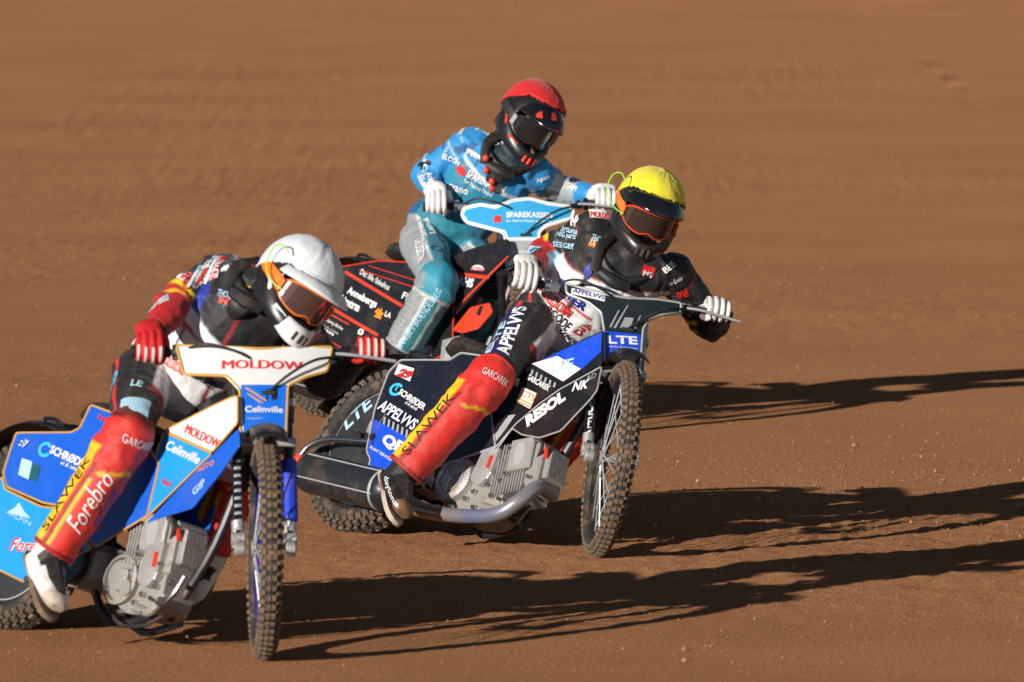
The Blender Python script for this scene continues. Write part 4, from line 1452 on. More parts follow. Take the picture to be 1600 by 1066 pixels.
def helmet(root, c, o, HM):
    hs = c.get('h_size', 1.)
    AX = np.array([.150, .126, .146])
    bw = c.get('brow', .052)
    B = 1.0
    def sph(az, el, k=1.0):
        v = np.array([math.cos(el) * math.cos(az), math.cos(el) * math.sin(az), math.sin(el)])
        v = np.sign(v) * np.abs(v) ** .93
        q = v * AX * k
        if q[2] < 0:
            q[:2] *= 1 - .10 * (-q[2] / .136) ** 1.5
        return q

    def place(m):
        V = (np.array(m.v) * hs) @ HM.T + o
        m.v = [tuple(p) for p in V]
        return m

    def grid(keep, k, na=72, ne=40, wr=0.):
        V, F, id_ = [], [], {}
        for i in range(na):
            for j in range(ne + 1):
                az, el = -math.pi + 2 * math.pi * i / na, -math.pi / 2 + math.pi * j / ne
                kk = k
                if wr:
                    kk += wr * (noise.noise(Vector((az * 2.2, el * 3.2, 3 + c['seed']))) + .9 * (.4 - abs(noise.noise(Vector((az * 1.6 + el, el * 1.1 + .6 * az, 8 + c['seed']))) * 2.2)) + .5 * (.3 - abs(noise.noise(Vector((az * 3.6 - el, el * 2.4, 18 + c['seed']))) * 2)))
                V.append(sph(az, el, kk))
        for i in range(na):
            for j in range(ne):
                az, el = -math.pi + 2 * math.pi * (i + .5) / na, -math.pi / 2 + math.pi * (j + .5) / ne
                if keep(az, el, sph(az, el)):
                    a, b_ = i * (ne + 1) + j, ((i + 1) % na) * (ne + 1) + j
                    F.append((a, b_, b_ + 1, a + 1))
        return V, F

    def prune(V, F):
        used = sorted({i for f in F for i in f})
        mp_ = {i: k for k, i in enumerate(used)}
        return [V[i] for i in used], [tuple(mp_[i] for i in f) for f in F]

    hole = lambda az, p: abs(az) < R(60) and -.10 < p[2] < .026
    m = MB().add(*prune(*grid(lambda az, el, p: p[2] > -.115 + .02 * (p[0] > 0) and not hole(az, p), 1.0)))
    sh = place(m).build('helmet', c['shell'], root)
    sd = sh.modifiers.new('solid', 'SOLIDIFY')
    sd.thickness = .012
    sd.offset = -1
    # cloth cover in the rider's colour
    cl = lambda az, p: p[2] > (bw + .010 * math.cos(az * 2) if abs(az) < R(62) else bw - (bw + .033) * min(1, (abs(az) - R(62)) / R(60)))
    m = MB().add(*prune(*grid(lambda az, el, p: cl(az, p), 1.048, 120, 70, .013)))
    cv = place(m).build('helmet_cover', c['cover'], sh, 60)
    sd = cv.modifiers.new('solid', 'SOLIDIFY')
    sd.thickness = .004
    edge = [sph(az, math.asin(min(.99, (bw - .002 + .008 * math.cos(az * 2) if abs(az) < R(62) else bw - .002 - (bw + .033) * min(1, (abs(az) - R(62)) / R(60))) / .136)), 1.05) for az in np.linspace(-math.pi, math.pi, 60, endpoint=False)]
    place(MB().tube(edge, .0042, 6, 1, closed=True)).build('cover_hem', c['cover'], sh)
    # peak
    V, F = [], []
    na, nr = 24, 8
    sc = (1 - ((bw + .010) / .146) ** 2) ** .5 * 1.07
    for i in range(na + 1):
        a = R(-62 + 124 * i / na)
        for j in range(nr + 1):
            t = j / nr
            base = np.array([.150 * sc * math.cos(a), .126 * sc * math.sin(a) * (1 + .25 * t), bw + .010 - .012 * (1 - math.cos(a))])
            ext = c.get('peak_len', .10) * max(0, math.cos(a * 1.35)) ** .7
            V.append(base + np.array([ext * t, .012 * math.sin(a) * t, c.get('peak_up', .012) * t + .014 * math.sin(math.pi * t) * .8 - .024 * abs(math.sin(a)) ** 3]))
    for i in range(na):
        for j in range(nr):
            q = i * (nr + 1) + j
            F.append((q, q + nr + 1, q + nr + 2, q + 1))
    pk = place(MB().add(V, F)).build('peak', c['peak'], sh, 60)
    sd = pk.modifiers.new('solid', 'SOLIDIFY')
    sd.thickness = .005
    sd.offset = 0
    for (az, s0, w, h, m_) in c.get('peak_art', ()):
        q0 = np.array([.150 + s0, az, .10]) * hs @ HM.T + o
        q1 = np.array([.150 + s0, az + w, .10]) * hs @ HM.T + o
        patch(pk, q0, q1, h, m_, shape_poly([(0, 0), (1, .15), (.85, 1), (.1, .8)]), normal=HM @ np.array([.25, 0, 1.]), lift=.0045)
    # chin bar
    ch = [(-.01, .116, -.058), (.05, .116, -.072), (.116, .088, -.098), (.170, .042, -.116), (.190, 0, -.120), (.170, -.042, -.116), (.116, -.088, -.098), (.05, -.116, -.072), (-.01, -.116, -.058)]
    cb = place(MB().tube(ch, [(.050, .012), (.042, .013), (.034, .015), (.031, .016), (.030, .017), (.031, .016), (.034, .015), (.042, .013), (.050, .012)], 14, 6, wide=(0, 0, 1))).build('chin_bar', c['chin'], sh)
    if c.get('muzzle'):
        place(MB().tube([(.118, .088, -.100), (.174, .043, -.118), (.195, 0, -.122), (.174, -.043, -.118), (.118, -.088, -.100)], [(.026, .010), (.034, .015), (.036, .016), (.034, .015), (.026, .010)], 14, 6, wide=(0, 0, 1))).build('chin_guard', c['muzzle'], sh)
    mz = MB()
    for y in (-.022, 0, .022):
        mz.box((.208 - abs(y) * .3, y, -.122), (.012, .014, .034), ch=.3)
    place(mz).build('mouth_vent', c['vent'], sh)
    for y in (-1, 1):
        place(MB().plate([(.125, y * .104, -.075), (.163, y * .068, -.088), (.150, y * .077, -.112), (.115, y * .104, -.104)], (.55, y * .8, 0), .005, 0, bev=0)).build('side_vent', c['flash'], sh)
        place(MB().plate([(.02, y * .127, -.02), (.08, y * .125, -.045), (.075, y * .124, -.06), (.02, y * .128, -.052)], (.1, y, 0), .004, 0, bev=0)).build('side_flash', c['flash'], sh)
    # goggles
    def gp(a, h, k=1.0):
        return np.array([.150 * math.cos(a) * k, .124 * math.sin(a) * k, -.022 + h])
    amax = R(57)
    hh = lambda a: .050 * (1 - min(1, abs(a / amax)) ** 3.2) ** .5
    ring = [gp(a, hh(a) * .92, 1.03) for a in np.linspace(-amax, amax, 25)] + [gp(a, -hh(a) * (1 - .30 * math.exp(-(a / R(9)) ** 2)), 1.03) for a in np.linspace(amax, -amax, 25)[1:-1]]
    gg = place(MB().tube(ring, c.get('frame_r', .0065), 8, 1, closed=True)).build('goggles', c['goggle'], sh)
    V, F = [], []
    for i in range(33):
        a = -amax * .98 + 2 * amax * .98 * i / 32
        for j in range(9):
            V.append(gp(a, hh(a) * (-.95 + 1.87 * j / 8), 1.04 + .015 * math.cos(a)))
    for i in range(32):
        for j in range(8):
            q = i * 9 + j
            F.append((q, q + 9, q + 10, q + 1))
    place(MB().add(V, F)).build('goggle_lens', c['lens'], gg, 80)
    for y in (-1, 1):
        st = [(.150 * math.cos(a) * 1.03 * .985, .124 * math.sin(a) * 1.045 * y, -.02 + .018 * (a - amax)) for a in np.linspace(amax - .04, math.pi - .1, 12)]
        place(MB().tube(st, [(.021, .003)] * 12, 10, 2, wide=(0, 0, 1))).build('goggle_strap', c['strap'], gg)
        place(MB().box(gp(y * amax, 0, 1.06), (.03, .012, .046), ch=.3)).build('strap_end', c['strap_end'], gg)
    if c.get('cord'):
        q = c['cord']
        k_ = q
        place(MB().tube([(.06, -.134, .07), (.03, -.134 - .031 * k_, .07 + .025 * k_), (.0, -.134 - .051 * k_, .06), (.02, -.134 - .048 * k_, .0), (.07, -.134 - .011 * k_, -.03), (.115, -.11, -.03)], .0024, 6, 6)).build('tear_cord', 'green', sh)
    if c.get('cover_text'):
        q0, q1 = (HM @ np.array(p) + o for p in c['cover_text'][1:3])
        text(cv, c['cover_text'][0], q0, q1, .016, 'red_ink', bold=.03, lift=.004)


def brace(root, c, J, loc, up, front, side):
    b = MB()
    n0 = J['neck'] + up * .04 - loc
    ring = []
    for a in np.linspace(0, 2 * math.pi, 18, endpoint=False):
        ring.append(n0 + side * math.cos(a) * .104 + front * math.sin(a) * .104 - up * (.05 * max(0, math.sin(a)) - .02 * max(0, -math.sin(a))) )
    b.tube(ring, [(.022, .016)] * 18, 10, 3, closed=True, wide=up)
    f0 = n0 + front * .112 - up * .055
    b.tube([f0 + side * .06, f0 + front * .012, f0 - side * .06], [.020, .026, .020], 10, 5)
    if c.get('pad', True):
     b.tube([f0 + front * .005, f0 - up * .04 + front * .012, f0 - up * .075 + front * .006], [(.04, .018), (.036, .018), (.026, .012)], 10, 5, wide=side)
    br = b.build('neck_brace', 'brace', root)
    if c.get('brace_dots'):
        d = MB()
        for q in (f0 + side * .085 + up * .03 + front * .012, f0 + side * .05 - up * .015 + front * .028, f0 - up * .05 + front * .036, f0 - up * .085 - side * .02 + front * .03):
            d.ell(q, (.014, .012, .016), None, 10, 6)
        d.build('brace_pad', 'orange_red', br, kind='stuff')
    # strap over the rider's right shoulder
    s0 = J['shR'] - loc
    MB().tube([n0 + side * .09 - front * .05 + up * .03, n0 + side * .115 + front * .06 + up * .008, n0 + side * .075 + front * .118 - up * .06], [(.02, .006), (.022, .007), (.018, .006)], 10, 6, wide=side + up * .2).build('strap', 'black_matt', br)


def glove(root, c, g, wr, el, bar, loc, s_):
    g, wr = g - loc, wr - loc
    b = unit(bar)                                            # outward along the handlebar
    w = wr - g
    w = unit(w - b * (w @ b))
    n_ = np.cross(b, w)
    if n_ @ np.array([0, -1., .6]) < 0:
        n_ = -n_
    m = MB()
    P = lambda x, y, z: g + b * x + w * y + n_ * z
    # cuff, wrist, back of the hand
    m.tube([wr + unit(wr - g) * .055, wr + unit(wr - g) * .01, P(0, .075, .028), P(0, .050, .034), P(0, .034, .034)], [(.044, .040), (.036, .032), (.041, .024), (.046, .019), (.044, .014)], 14, 6, wide=b)
    m.tube([P(-.012, .07, .01), P(-.005, .045, -.002), P(0, .03, -.010)], [(.034, .02), (.036, .018), (.034, .012)], 12, 4, wide=b)
    for k, (x, L, r) in enumerate(((-.036, .98, .0104), (-.012, 1.05, .0110), (.012, 1.0, .0106), (.035, .86, .0094))):
        if s_ == 'Z':
            x = -x
        x0 = x * .95
        q = [P(x0, .046, .034), P(x0, .016 * L, .042 * L), P(x, -.016 * L, .036 * L), P(x, -.036 * L, .010), P(x, -.031 * L, -.018 * L), P(x, -.006, -.031 * L), P(x, .012, -.026)]
        m.tube(q, [r * 1.1, r * 1.12, r * 1.08, r * 1.05, r, r * .95, r * .8], 10, 5)
        m.ell(q[1], (r * 1.18,) * 3, None, 10, 6)
    m.tube([P(-.044, .064, .012), P(-.056, .034, -.006), P(-.052, .004, -.026), P(-.040, -.020, -.034), P(-.026, -.034, -.030)], [.015, .0145, .0125, .0115, .009], 10, 5)
    me, V, E = remesh(m, 'glove', .0034, 2, root, (0, 0, 0), 'glove')
    C0, C1 = np.array(lin(c['glove_col'])), np.array(lin(c['glove_stripe']))
    x = (V - g) @ b
    y = (V - g) @ w
    z = (V - g) @ n_
    cen = np.array([-.036, -.012, .012, .035])
    d = np.abs(x[:, None] - cen[None]).min(1)
    front_side = (y < .045) & (z > -.032)
    k = np.clip((.0058 - d) / .003, 0, 1) * front_side * (z < .038) * (z > -.022)
    C = C0 * (1 - k[:, None]) + C1 * k[:, None]
    gap = np.clip((d - .0078) / .0028, 0, 1) * (y < .024) * .85
    C = C * (1 - gap[:, None]) + np.array(lin(c.get('glove_gap', c['glove_col']))) * gap[:, None]
    cuff = (y > .082)
    C[cuff] = lin(c.get('cuff_col', c['glove_col']))
    setcol(me, C)
    put(me, V, 'glove', root, (0, 0, 0))


def gaiter(root, c, kn, an, hip, loc, ref, s_):
    kn, an, hip = kn - loc, an - loc, hip - loc
    d = unit(an - kn)
    du = unit(hip - kn)
    wide = c.get('flare', 1.0)
    P = [kn + du * c.get('g_top', .06), kn + du * .02 - d * .0, kn + d * .10, kn * .55 + an * .45, an - d * .075, an - d * .035]
    r = np.array([.092, .098, .095, .090, .085, .082]) * wide
    L = Limb('g', P, r, None, ref)
    m = MB().tube(P, r, 40, 10, cap=False)
    V = np.array(m.v)
    _, t, ang, k = L.locate(V)
    nrm = V - L.pts[k]
    nrm /= np.linalg.norm(nrm, axis=1)[:, None]
    kk = np.exp(-((t - .22) / .12) ** 2)
    cr_ = np.array([.5 - abs(noise.noise(Vector(q * 13 + c['seed']))) * 2.4 + .5 * (.3 - abs(noise.noise(Vector(q * 27)))) for q in V])
    V = V + nrm * (np.maximum(fold(V, 5, c['seed'] + 5), -.5) * (.0032 + .004 * kk) + np.maximum(cr_, -.1) * (.007 + .009 * kk))[:, None]
    m.v = [tuple(p) for p in V]
    me = m.mesh('shin_gaiter', 'gaiter', 0)
    me.shade_smooth()
    C = c['gaiter_paint'](t, ang, s_)
    setcol(me, C)
    o = obj('shin_gaiter', me, root)
    sd = o.modifiers.new('solid', 'SOLIDIFY')
    sd.thickness = .006
    for i0 in (0, len(V) - 40):
        hm = MB().tube(V[i0:i0 + 40:2], .0042, 6, 2, closed=True).build('hem', c.get('hem', 'red'), o)
    o['ref'] = 1
    c['_gaiter' + s_] = o


def boot(root, c, an, to, kn, loc, s_):
    an, to, kn = an - loc, to - loc, kn - loc
    up = unit(kn - an)
    f = unit(to - an)
    lat = unit(np.cross(up, f))
    dn = unit(np.cross(lat, f))
    if dn @ up > 0:
        dn = -dn
    bs = c.get('boot_size', 1.08)
    m = MB()
    heel = an - f * .045 + dn * .045
    m.tube([an + up * .11, an + up * .06, an, an + dn * .03 + f * .01], np.array([(.056, .058), (.054, .057), (.052, .056), (.046, .05)]) * bs, 16, 6, wide=lat)
    m.tube([heel, an + dn * .03 + f * .03, an * .45 + to * .55 + dn * .018, to + dn * .012, to + f * .03 + dn * .018], np.array([(.038, .036), (.046, .05), (.049, .040), (.046, .030), (.028, .018)]) * bs, 16, 6, wide=lat)
    me, V, E = remesh(m, 'boot', .005, 4, root, (0, 0, 0), 'boot')
    h = (V - an) @ dn
    x = (V - an) @ f
    C = c['boot_paint'](h, x, (V - an) @ lat)
    V = V + 0
    setcol(me, C)
    bo = put(me, V, 'boot', root, (0, 0, 0))
    s = MB()
    out = []
    L0 = np.linalg.norm(to - an)
    for t, w_ in ((-.085, .020), (-.07, .036), (-.02, .042), (.05, .040), (.11, .050), (L0, .048), (L0 + .035, .034), (L0 + .05, .015)):
        out.append((t, w_))
    pol = [an + f * t + lat * w_ * bs * .86 for t, w_ in out] + [an + f * t - lat * w_ * bs * .86 for t, w_ in reversed(out)]
    pol = [p + dn * .060 * bs for p in pol]
    s.plate(rounded(pol, .02), dn, .018, 0, bev=.004)
    s.build('sole', c['sole'], bo)
    c['_boot' + s_] = bo


# ------------------------------------------------------------------ who wears what
def mix(C, mask, col):
    C[mask] = lin(col) if isinstance(col, str) else col


def logos(C, V, lim, name, tt, ang, cols, seed, n_, t0=.0, t1=1., dens=.35):
    """small printed marks, too fine to read in the photograph"""
    r = np.random.default_rng(seed)
    msk = lim == name
    for k in range(n_):
        t, a = r.uniform(t0, t1), r.uniform(-180, 180)
        w, h = r.uniform(14, 34), r.uniform(.018, .035)
        cc = cols[r.integers(len(cols))]
        inb = msk & (np.abs(tt - t) < h) & (np.abs((ang - a + 180) % 360 - 180) < w)
        row = np.floor((tt - t) / h * 2.2)
        st = np.sin(ang * r.uniform(.5, .9) + row * 2.3) > .05
        C[inb & st & (np.abs(((tt - t) / h * 2.2) % 1 - .5) < .36)] = lin(cc)


def paint_team(variant):
    def f(lim, t, a, V, G):
        C = np.tile(np.array(lin('0e0d0f')), (len(V), 1))
        tor = np.isin(lim, ['torso', 'hips', 'yoke'])
        ht = (V - G['pel']) @ G['up'] / np.linalg.norm(G['nk'] - G['pel'])
        fx = (V - G['pel']) @ G['front']
        lx = (V - G['pel']) @ G['side']
        mix(C, tor & (ht + (lx * 1.0 if variant == 2 else 0) < (.78 if variant == 2 else .60)) & (fx > -.06), 'e8e8e8')
        slope = ht + lx * .35
        mix(C, tor & (np.abs(lx + .0) < .005) & (fx > 0) & (ht > .3), '3a3a3c')
        mix(C, tor & (np.abs(np.abs(lx) - .15) < .005) & (fx > 0), 'a01c1c')
        mix(C, tor & (slope > .46) & (slope < .49) & (fx > -.02), 'c01818')
        mix(C, tor & (ht + lx > .78) & (ht + lx < .795) & (fx > 0) & (variant == 2), '9a2020')
        if variant == 2:
            mix(C, tor & (ht > .815) & (ht < .86) & (fx > 0) & (lx < -.08), '9aa0c0')
            mix(C, tor & (np.abs(lx + .01) < .006) & (ht > .4) & (fx > 0), '301014')
        else:
            mix(C, tor & (ht > .56) & (ht < .78) & (lx > -.02) & (fx > 0) & (slope < .80), '1c2f9a')
            mix(C, tor & (ht > .50) & (ht < .60) & (fx > 0), 'dfe3ee')
        # collar patch on the right shoulder
        for s_ in 'RL':
            arm, leg = 'arm' + s_, 'leg' + s_
            m = lim == arm
            mix(C, m & (t > .47) & (t < .93), 'b3161a' if not (variant == 2 and s_ == 'L') else '111012')
            mix(C, m & (np.abs(t - .445) < .026), 'f0c414')
            mix(C, m & (np.abs(t - .55) < .024), 'f0b414')
            if variant == 2 and s_ == 'R':
                mix(C, m & (t > .60) & (t < .80) & (np.abs(a - 60) < 55), '9cc4d8')
            if variant == 1 and s_ == 'L':
                mix(C, m & (t > .1), '101010')
            mix(C, (lim == arm) & (np.abs(t - .10) < .007), '8a1418')
            mix(C, (lim == arm) & (np.abs(t - .31) < .006), '5a5c66')
            m = lim == leg
            mix(C, m & (np.abs(a + 30) < 3), '2c2c30')
            mix(C, m & (t < .20) & (np.abs(a) > 75), 'e6e6e6')
            mix(C, m & (t < .22) & (np.abs(a) > 75) & (t > .185), 'c01818')
            mix(C, m & (np.abs(a - 14) < 4.5) & (t < .6), 'd8231c')
            if variant == 1:
                mix(C, m & (t > .30) & (t < .43) & (a > 35) & (a < 120), '3f8fd0')
                mix(C, m & (t > .17) & (t < .28) & (a > 35) & (a < 110), '152a44')
        return C
    return f


def gaiter_team(t, a, s_):
    C = np.tile(np.array(lin('d42c25')), (len(t), 1))
    mix(C, t < .015, '6a0e10')
    mix(C, (np.abs(t - .33 - .05 * np.cos(np.radians(a * 2))) < .013) & (a < -20) & (a > -110), 'e8ae12')
    mix(C, (t > .22) & (a > 14) & (a < 66), 'edbd10')
    mix(C, (t > .42) & (np.abs(a + 12) < 4), 'edbd10')
    mix(C, (t > .30) & (np.abs(a - 1) < 3.5), '7a1012')
    mix(C, (t > .975), '8a1416')
    return C


def gaiter_teal(t, a, s_):
    a = -a
    C = np.tile(np.array(lin('2f7a84')), (len(t), 1))
    mix(C, (a < 24) & (a > -120), '8b9194')
    mix(C, np.abs(a - 25) < 3.5, 'd9e0d8')
    mix(C, (np.abs(t - .30) < .012) | (np.abs(t - .06) < .01), 'c8d4d0')
    mix(C, (np.abs(a - 70) < 3), 'b8ccc8')
    mix(C, (t < .28) & (a > -5), '2f8fa6')
    return C


def paint_cyan(lim, t, a, V, G):
    C = np.tile(np.array(lin('2189c8')), (len(V), 1))
    pat = fold(V * np.array([.5, .5, 1.1]), 5, 77)
    C[pat > .45] = lin('12568f')
    C[pat < -.8] = lin('45b0e0')
    tor = np.isin(lim, ['torso', 'hips', 'yoke'])
    ht = (V - G['pel']) @ G['up'] / np.linalg.norm(G['nk'] - G['pel'])
    fx = (V - G['pel']) @ G['front']
    lx = (V - G['pel']) @ G['side']
    mix(C, tor & (ht < .80) & (fx > -.02), '1a7fa0')
    mix(C, tor & (np.abs(lx - .105 - .05 * ht) < .006) & (fx > 0), 'd2dcdc')
    mix(C, tor & (np.abs(lx + .02) < .004) & (fx > 0) & (ht > .3), '0c3040')
    mix(C, tor & (ht < .30), '1f7c92')
    mix(C, tor & (np.abs(ht - .80) < .012) & (fx > 0), 'd2dcdc')
    mix(C, tor & (lx > .13) & (ht < .7), '155a8a')
    mix(C, tor & (fx < -.03) & (ht < .35), '8f9498')
    for s_ in 'RL':
        m = lim == 'arm' + s_
        mix(C, m & (np.abs(t - .17) < .006), 'cfe0e4')
        sl = t + a * .0009
        mix(C, m & (np.abs(t - .24) < .010), '123c58')
        mix(C, m & (t > .93), 'e4e4e4')
        if s_ == 'L':
            mix(C, m & (a < 10) & (a > -110) & (t > .12) & (t < .75), '9aa2a6')
            mix(C, m & (np.abs(a - 22) < 4) & (t > .12) & (t < .75), 'd8e4e6')
        m = lim == 'leg' + s_
        a = -a
        mix(C, m, '26778f')
        mix(C, m & (np.abs(t - .52) < .010), 'd4dcd8')
        mix(C, m & (a < 38) & (a > -130), '8d9397')
        mix(C, m & (np.abs(a - 39) < 3.5), 'd9e0d8')
        mix(C, m & (a > 60) & (t < .6) & (np.abs((t - .2) - (a - 100) * .002) < .012), 'd9e0d8')
        a = -a
    return C


def boot_paint(base, dark, dirty, w_=.1):
    def f(h, x, y):
        C = np.tile(np.array(lin(base)), (len(h), 1))
        mix(C, (h > -.05) & (h < .0) & (x > .02) & (x < .02 + w_), dark)
        mix(C, (h > .052), dirty)
        mix(C, (x > .185), dirty)
        return C
    return f


R2 = dict(
    pad=False,
    seed=2, loc=(0.159, 0.550, 0.801), label='rider with yellow helmet cover and white gloves, black and white suit, red shin guards',
    J=dict(pelvis=(0.159, 0.550, 0.790), neck=(0.410, 0.330, 1.031), head=(0.497, 0.240, 1.236), shR=(0.303, 0.380, 1.145), shL=(0.583, 0.380, 0.986), elR=(0.131, 0.460, 1.051), elL=(0.727, 0.560, 0.787),
           hipR=(0.084, 0.460, 0.798), hipL=(0.244, 0.600, 0.775), knR=(-0.093, 0.190, 0.598), knL=(0.347, 0.500, 0.589), anR=(-0.408, 0.140, 0.257), anL=(0.098, 0.500, 0.236), toR=(-0.383, -0.020, 0.165), toL=(0.028, 0.450, 0.104)),
    face=(.10, -.94, -.31), crown=(.36, 0, .93), gripR=(.045, .251, .974), gripL=(.748, .345, .847), barR=(-.70, -.10, .12), barL=(.70, .10, -.12),
    outR=(-.5, -.8, .2), outL=(-.5, -.8, .2), paint=paint_team(2), gaiter_paint=gaiter_team, glove_col='e2e0dc', glove_stripe='eceae6', glove_gap='5a1218', cuff_col='dcdad6',
    shell='black', cover='yellow_cap', peak='black_gloss', chin='black', vent='black_matt', flash='black', goggle='orange_red', frame_r=.0048, lens='lens_amber', strap='orange', strap_end='orange', cord=1.,
    boot_paint=boot_paint('1c1a19', '0e0d0d', '7a5a44'), sole='sole', brow=.080, h_size=.94, peak_len=.095, peak_up=-.045, flare=.88, g_top=.05, leg_k=(1, .94, .80, .82, .82))
R1 = dict(
    seed=1, loc=(-1.110, -2.950, 0.858), label='rider with white helmet cover, red gloves and white boot, black suit, red shin guards',
    J=dict(pelvis=(-1.114, -2.960, 0.852), neck=(-0.808, -3.120, 1.142), head=(-0.693, -3.220, 1.179), shR=(-0.945, -3.000, 1.186), shL=(-0.692, -3.080, 1.035), elR=(-1.089, -3.120, 1.115), elL=(-0.610, -3.020, 0.848),
           hipR=(-1.204, -3.020, 0.857), hipL=(-1.032, -2.920, 0.820), knR=(-1.241, -3.340, 0.681), knL=(-0.880, -3.100, 0.582), anR=(-1.503, -3.340, 0.287), anL=(-0.998, -3.080, 0.266), toR=(-1.458, -3.500, 0.174), toL=(-1.052, -3.100, 0.157)),
    face=(.40, -.83, -.38), crown=(.50, .1, .85), gripR=(-1.172, -3.351, .968), gripL=(-.455, -3.284, .956), barR=(-.72, -.07, .01), barL=(.72, .07, -.01),
    outR=(-.5, -.8, .2), outL=(-.5, -.8, .2), flare=.86, boot_size=1.10, g_top=.03, leg_k=(1, .92, .76, .80, .80), paint=paint_team(1), gaiter_paint=gaiter_team, glove_col='c4161c', glove_stripe='f0dcd4', cuff_col='b8161a',
    shell='black', cover='white_cap', peak='white_cap', chin='black', muzzle='white', vent='black_matt', flash='white', goggle='orange', frame_r=.005, lens='lens_mirror', strap='orange', strap_end='orange', cord=.45,
    boot_paint=boot_paint('e0ded8', '1c1b1b', 'c8b8a8', .045), sole='tread', peak_len=.085, peak_up=-.022, cover_text=('MOLDOW', (.20, -.01, .055), (.17, .07, .055)))
R3 = dict(
    collar='0f2a36', hem='grey', flare=.90, leg_k=(.96, .94, .84, .85, .85),
    seed=3, loc=(-0.300, 5.980, 0.806), label='rider with red helmet cover in a light blue and teal suit and white gloves',
    J=dict(pelvis=(-0.300, 5.980, 0.804), neck=(-0.011, 5.740, 1.149), head=(0.081, 5.680, 1.325), shR=(-0.177, 5.800, 1.195), shL=(0.098, 5.780, 1.066), elR=(-0.370, 5.840, 1.068), elL=(0.207, 5.900, 0.994),
           hipR=(-0.382, 5.930, 0.790), hipL=(-0.235, 6.030, 0.773), knR=(-0.313, 5.550, 0.612), knL=(-0.092, 5.750, 0.637), anR=(-0.482, 5.600, 0.321), anL=(-0.207, 5.850, 0.282), toR=(-0.454, 5.500, 0.220), toL=(-0.176, 5.700, 0.184)),
    face=(.28, -.85, -.44), crown=(.42, .1, .90), gripR=(-.321, 5.666, .951), gripL=(.399, 5.648, .963), barR=(-.72, .02, -.01), barL=(.72, -.02, .01),
    outR=(-.5, -.8, .2), outL=(-.5, -.8, .2), paint=paint_cyan, gaiter_paint=gaiter_teal, glove_col='e4e2e0', glove_stripe='ecebe8', glove_gap='9a9896', cuff_col='dedcda',
    shell='black', cover='red_cap', peak='black_gloss', chin='black', vent='orange_red', flash='orange_red', goggle='black', lens='lens_dark', strap='black_matt', strap_end='grey',
    boot_paint=boot_paint('1c1a19', '0e0d0d', '7a5a44'), sole='black_matt', brace_dots=True, brow=.100, peak_len=.135, peak_up=-.062,
    peak_art=[(-.075, .050, .022, .045, 'orange_red'), (-.020, .048, .028, .05, 'orange_red'), (.045, .045, .024, .045, 'orange_red'), (.0, .098, .045, .016, 'red')])
WHO = {}
for q in (R1, R2, R3):
    WHO[q['seed']] = person(q)


# ------------------------------------------------------------------ print on the suits
def wear(who, s, p0, p1, h, m_, bold=.02, shear=0., on='body', **k):
    root, body, loc = WHO[who]
    tgt = body if on == 'body' else {1: R1, 2: R2, 3: R3}[who]['_' + on]
    text(tgt, s, np.asarray(p0) - loc, np.asarray(p1) - loc, h, m_, bold=bold, shear=shear, cut=.012, lift=.0022, **k)


def badge(who, p0, p1, h, m_, shp=None, on='body'):
    root, body, loc = WHO[who]
    tgt = body if on == 'body' else {1: R1, 2: R2, 3: R3}[who]['_' + on]
    patch(tgt, np.asarray(p0) - loc, np.asarray(p1) - loc, h, m_, shp, lift=.0015, cut=.012)


# yellow helmet rider
badge(2, (-0.028, 0.100, 0.679), (0.046, 0.250, 0.863), .058, 'navy_ink')
wear(2, 'APPELVVS', (-0.012, 0.100, 0.693), (0.056, 0.250, 0.859), .050, 'white_ink', .03)
wear(2, 'LTE', (-0.137, 0.120, 0.677), (-0.100, 0.200, 0.778), .030, 'pale_ink', .03)
wear(2, 'LTE', (-0.102, 0.200, 0.788), (-0.060, 0.300, 0.870), .030, 'pale_ink', .03)
wear(2, 'GARCAREK', (-0.111, 0.050, 0.638), (-0.023, 0.050, 0.585), .026, 'white_ink', .0, on='gaiterR')
wear(2, 'SLAWEK', (-0.397, -0.020, 0.391), (-0.231, 0.030, 0.591), .040, 'black_ink', -.005, on='gaiterR')
wear(2, 'MOLDOW', (0.098, 0.300, 0.916), (0.210, 0.340, 0.816), .050, 'red_ink', .05)
wear(2, 'SUTER', (0.158, 0.300, 0.944), (0.261, 0.340, 0.848), .040, 'blue_ink', .04)
wear(2, 'CARCODE', (0.084, 0.300, 0.874), (0.196, 0.340, 0.769), .026, 'black_ink', .02)
wear(2, 'DAEL', (0.244, 0.300, 0.753), (0.307, 0.320, 0.789), .034, 'red_ink', .03)
wear(2, 'N.KENER', (0.154, 0.300, 0.772), (0.224, 0.340, 0.722), .020, 'black_ink', .02)
badge(2, (0.283, 0.250, 1.189), (0.371, 0.220, 1.168), .036, 'white_ink')
wear(2, 'MOLDOW', (0.286, 0.250, 1.191), (0.366, 0.220, 1.172), .024, 'red_ink', .04)
wear(2, 'AB', (0.216, 0.280, 1.155), (0.246, 0.270, 1.179), .04, 'white_ink', .05)
wear(2, 'HSG parts', (0.158, 0.350, 1.114), (0.233, 0.300, 1.103), .026, 'pale_ink', .02)
wear(2, 'fortuna', (0.177, 0.350, 1.137), (0.237, 0.300, 1.126), .022, 'pale_ink', .02)
wear(2, 'SEEGER', (0.152, 0.380, 1.082), (0.223, 0.300, 1.072), .020, 'pale_ink', .02)
wear(2, 'M.E.W.', (0.195, 0.300, 1.163), (0.232, 0.280, 1.155), .018, 'white_ink', .02)
badge(2, (0.060, 0.300, 1.042), (0.107, 0.360, 1.076), .052, 'pale_ink')
wear(2, 'WTB', (0.067, 0.300, 1.040), (0.107, 0.360, 1.069), .026, 'teal_ink', .02)
wear(2, 'THORN', (0.287, 0.200, 1.108), (0.338, 0.200, 1.090), .024, 'pale_ink', .02)
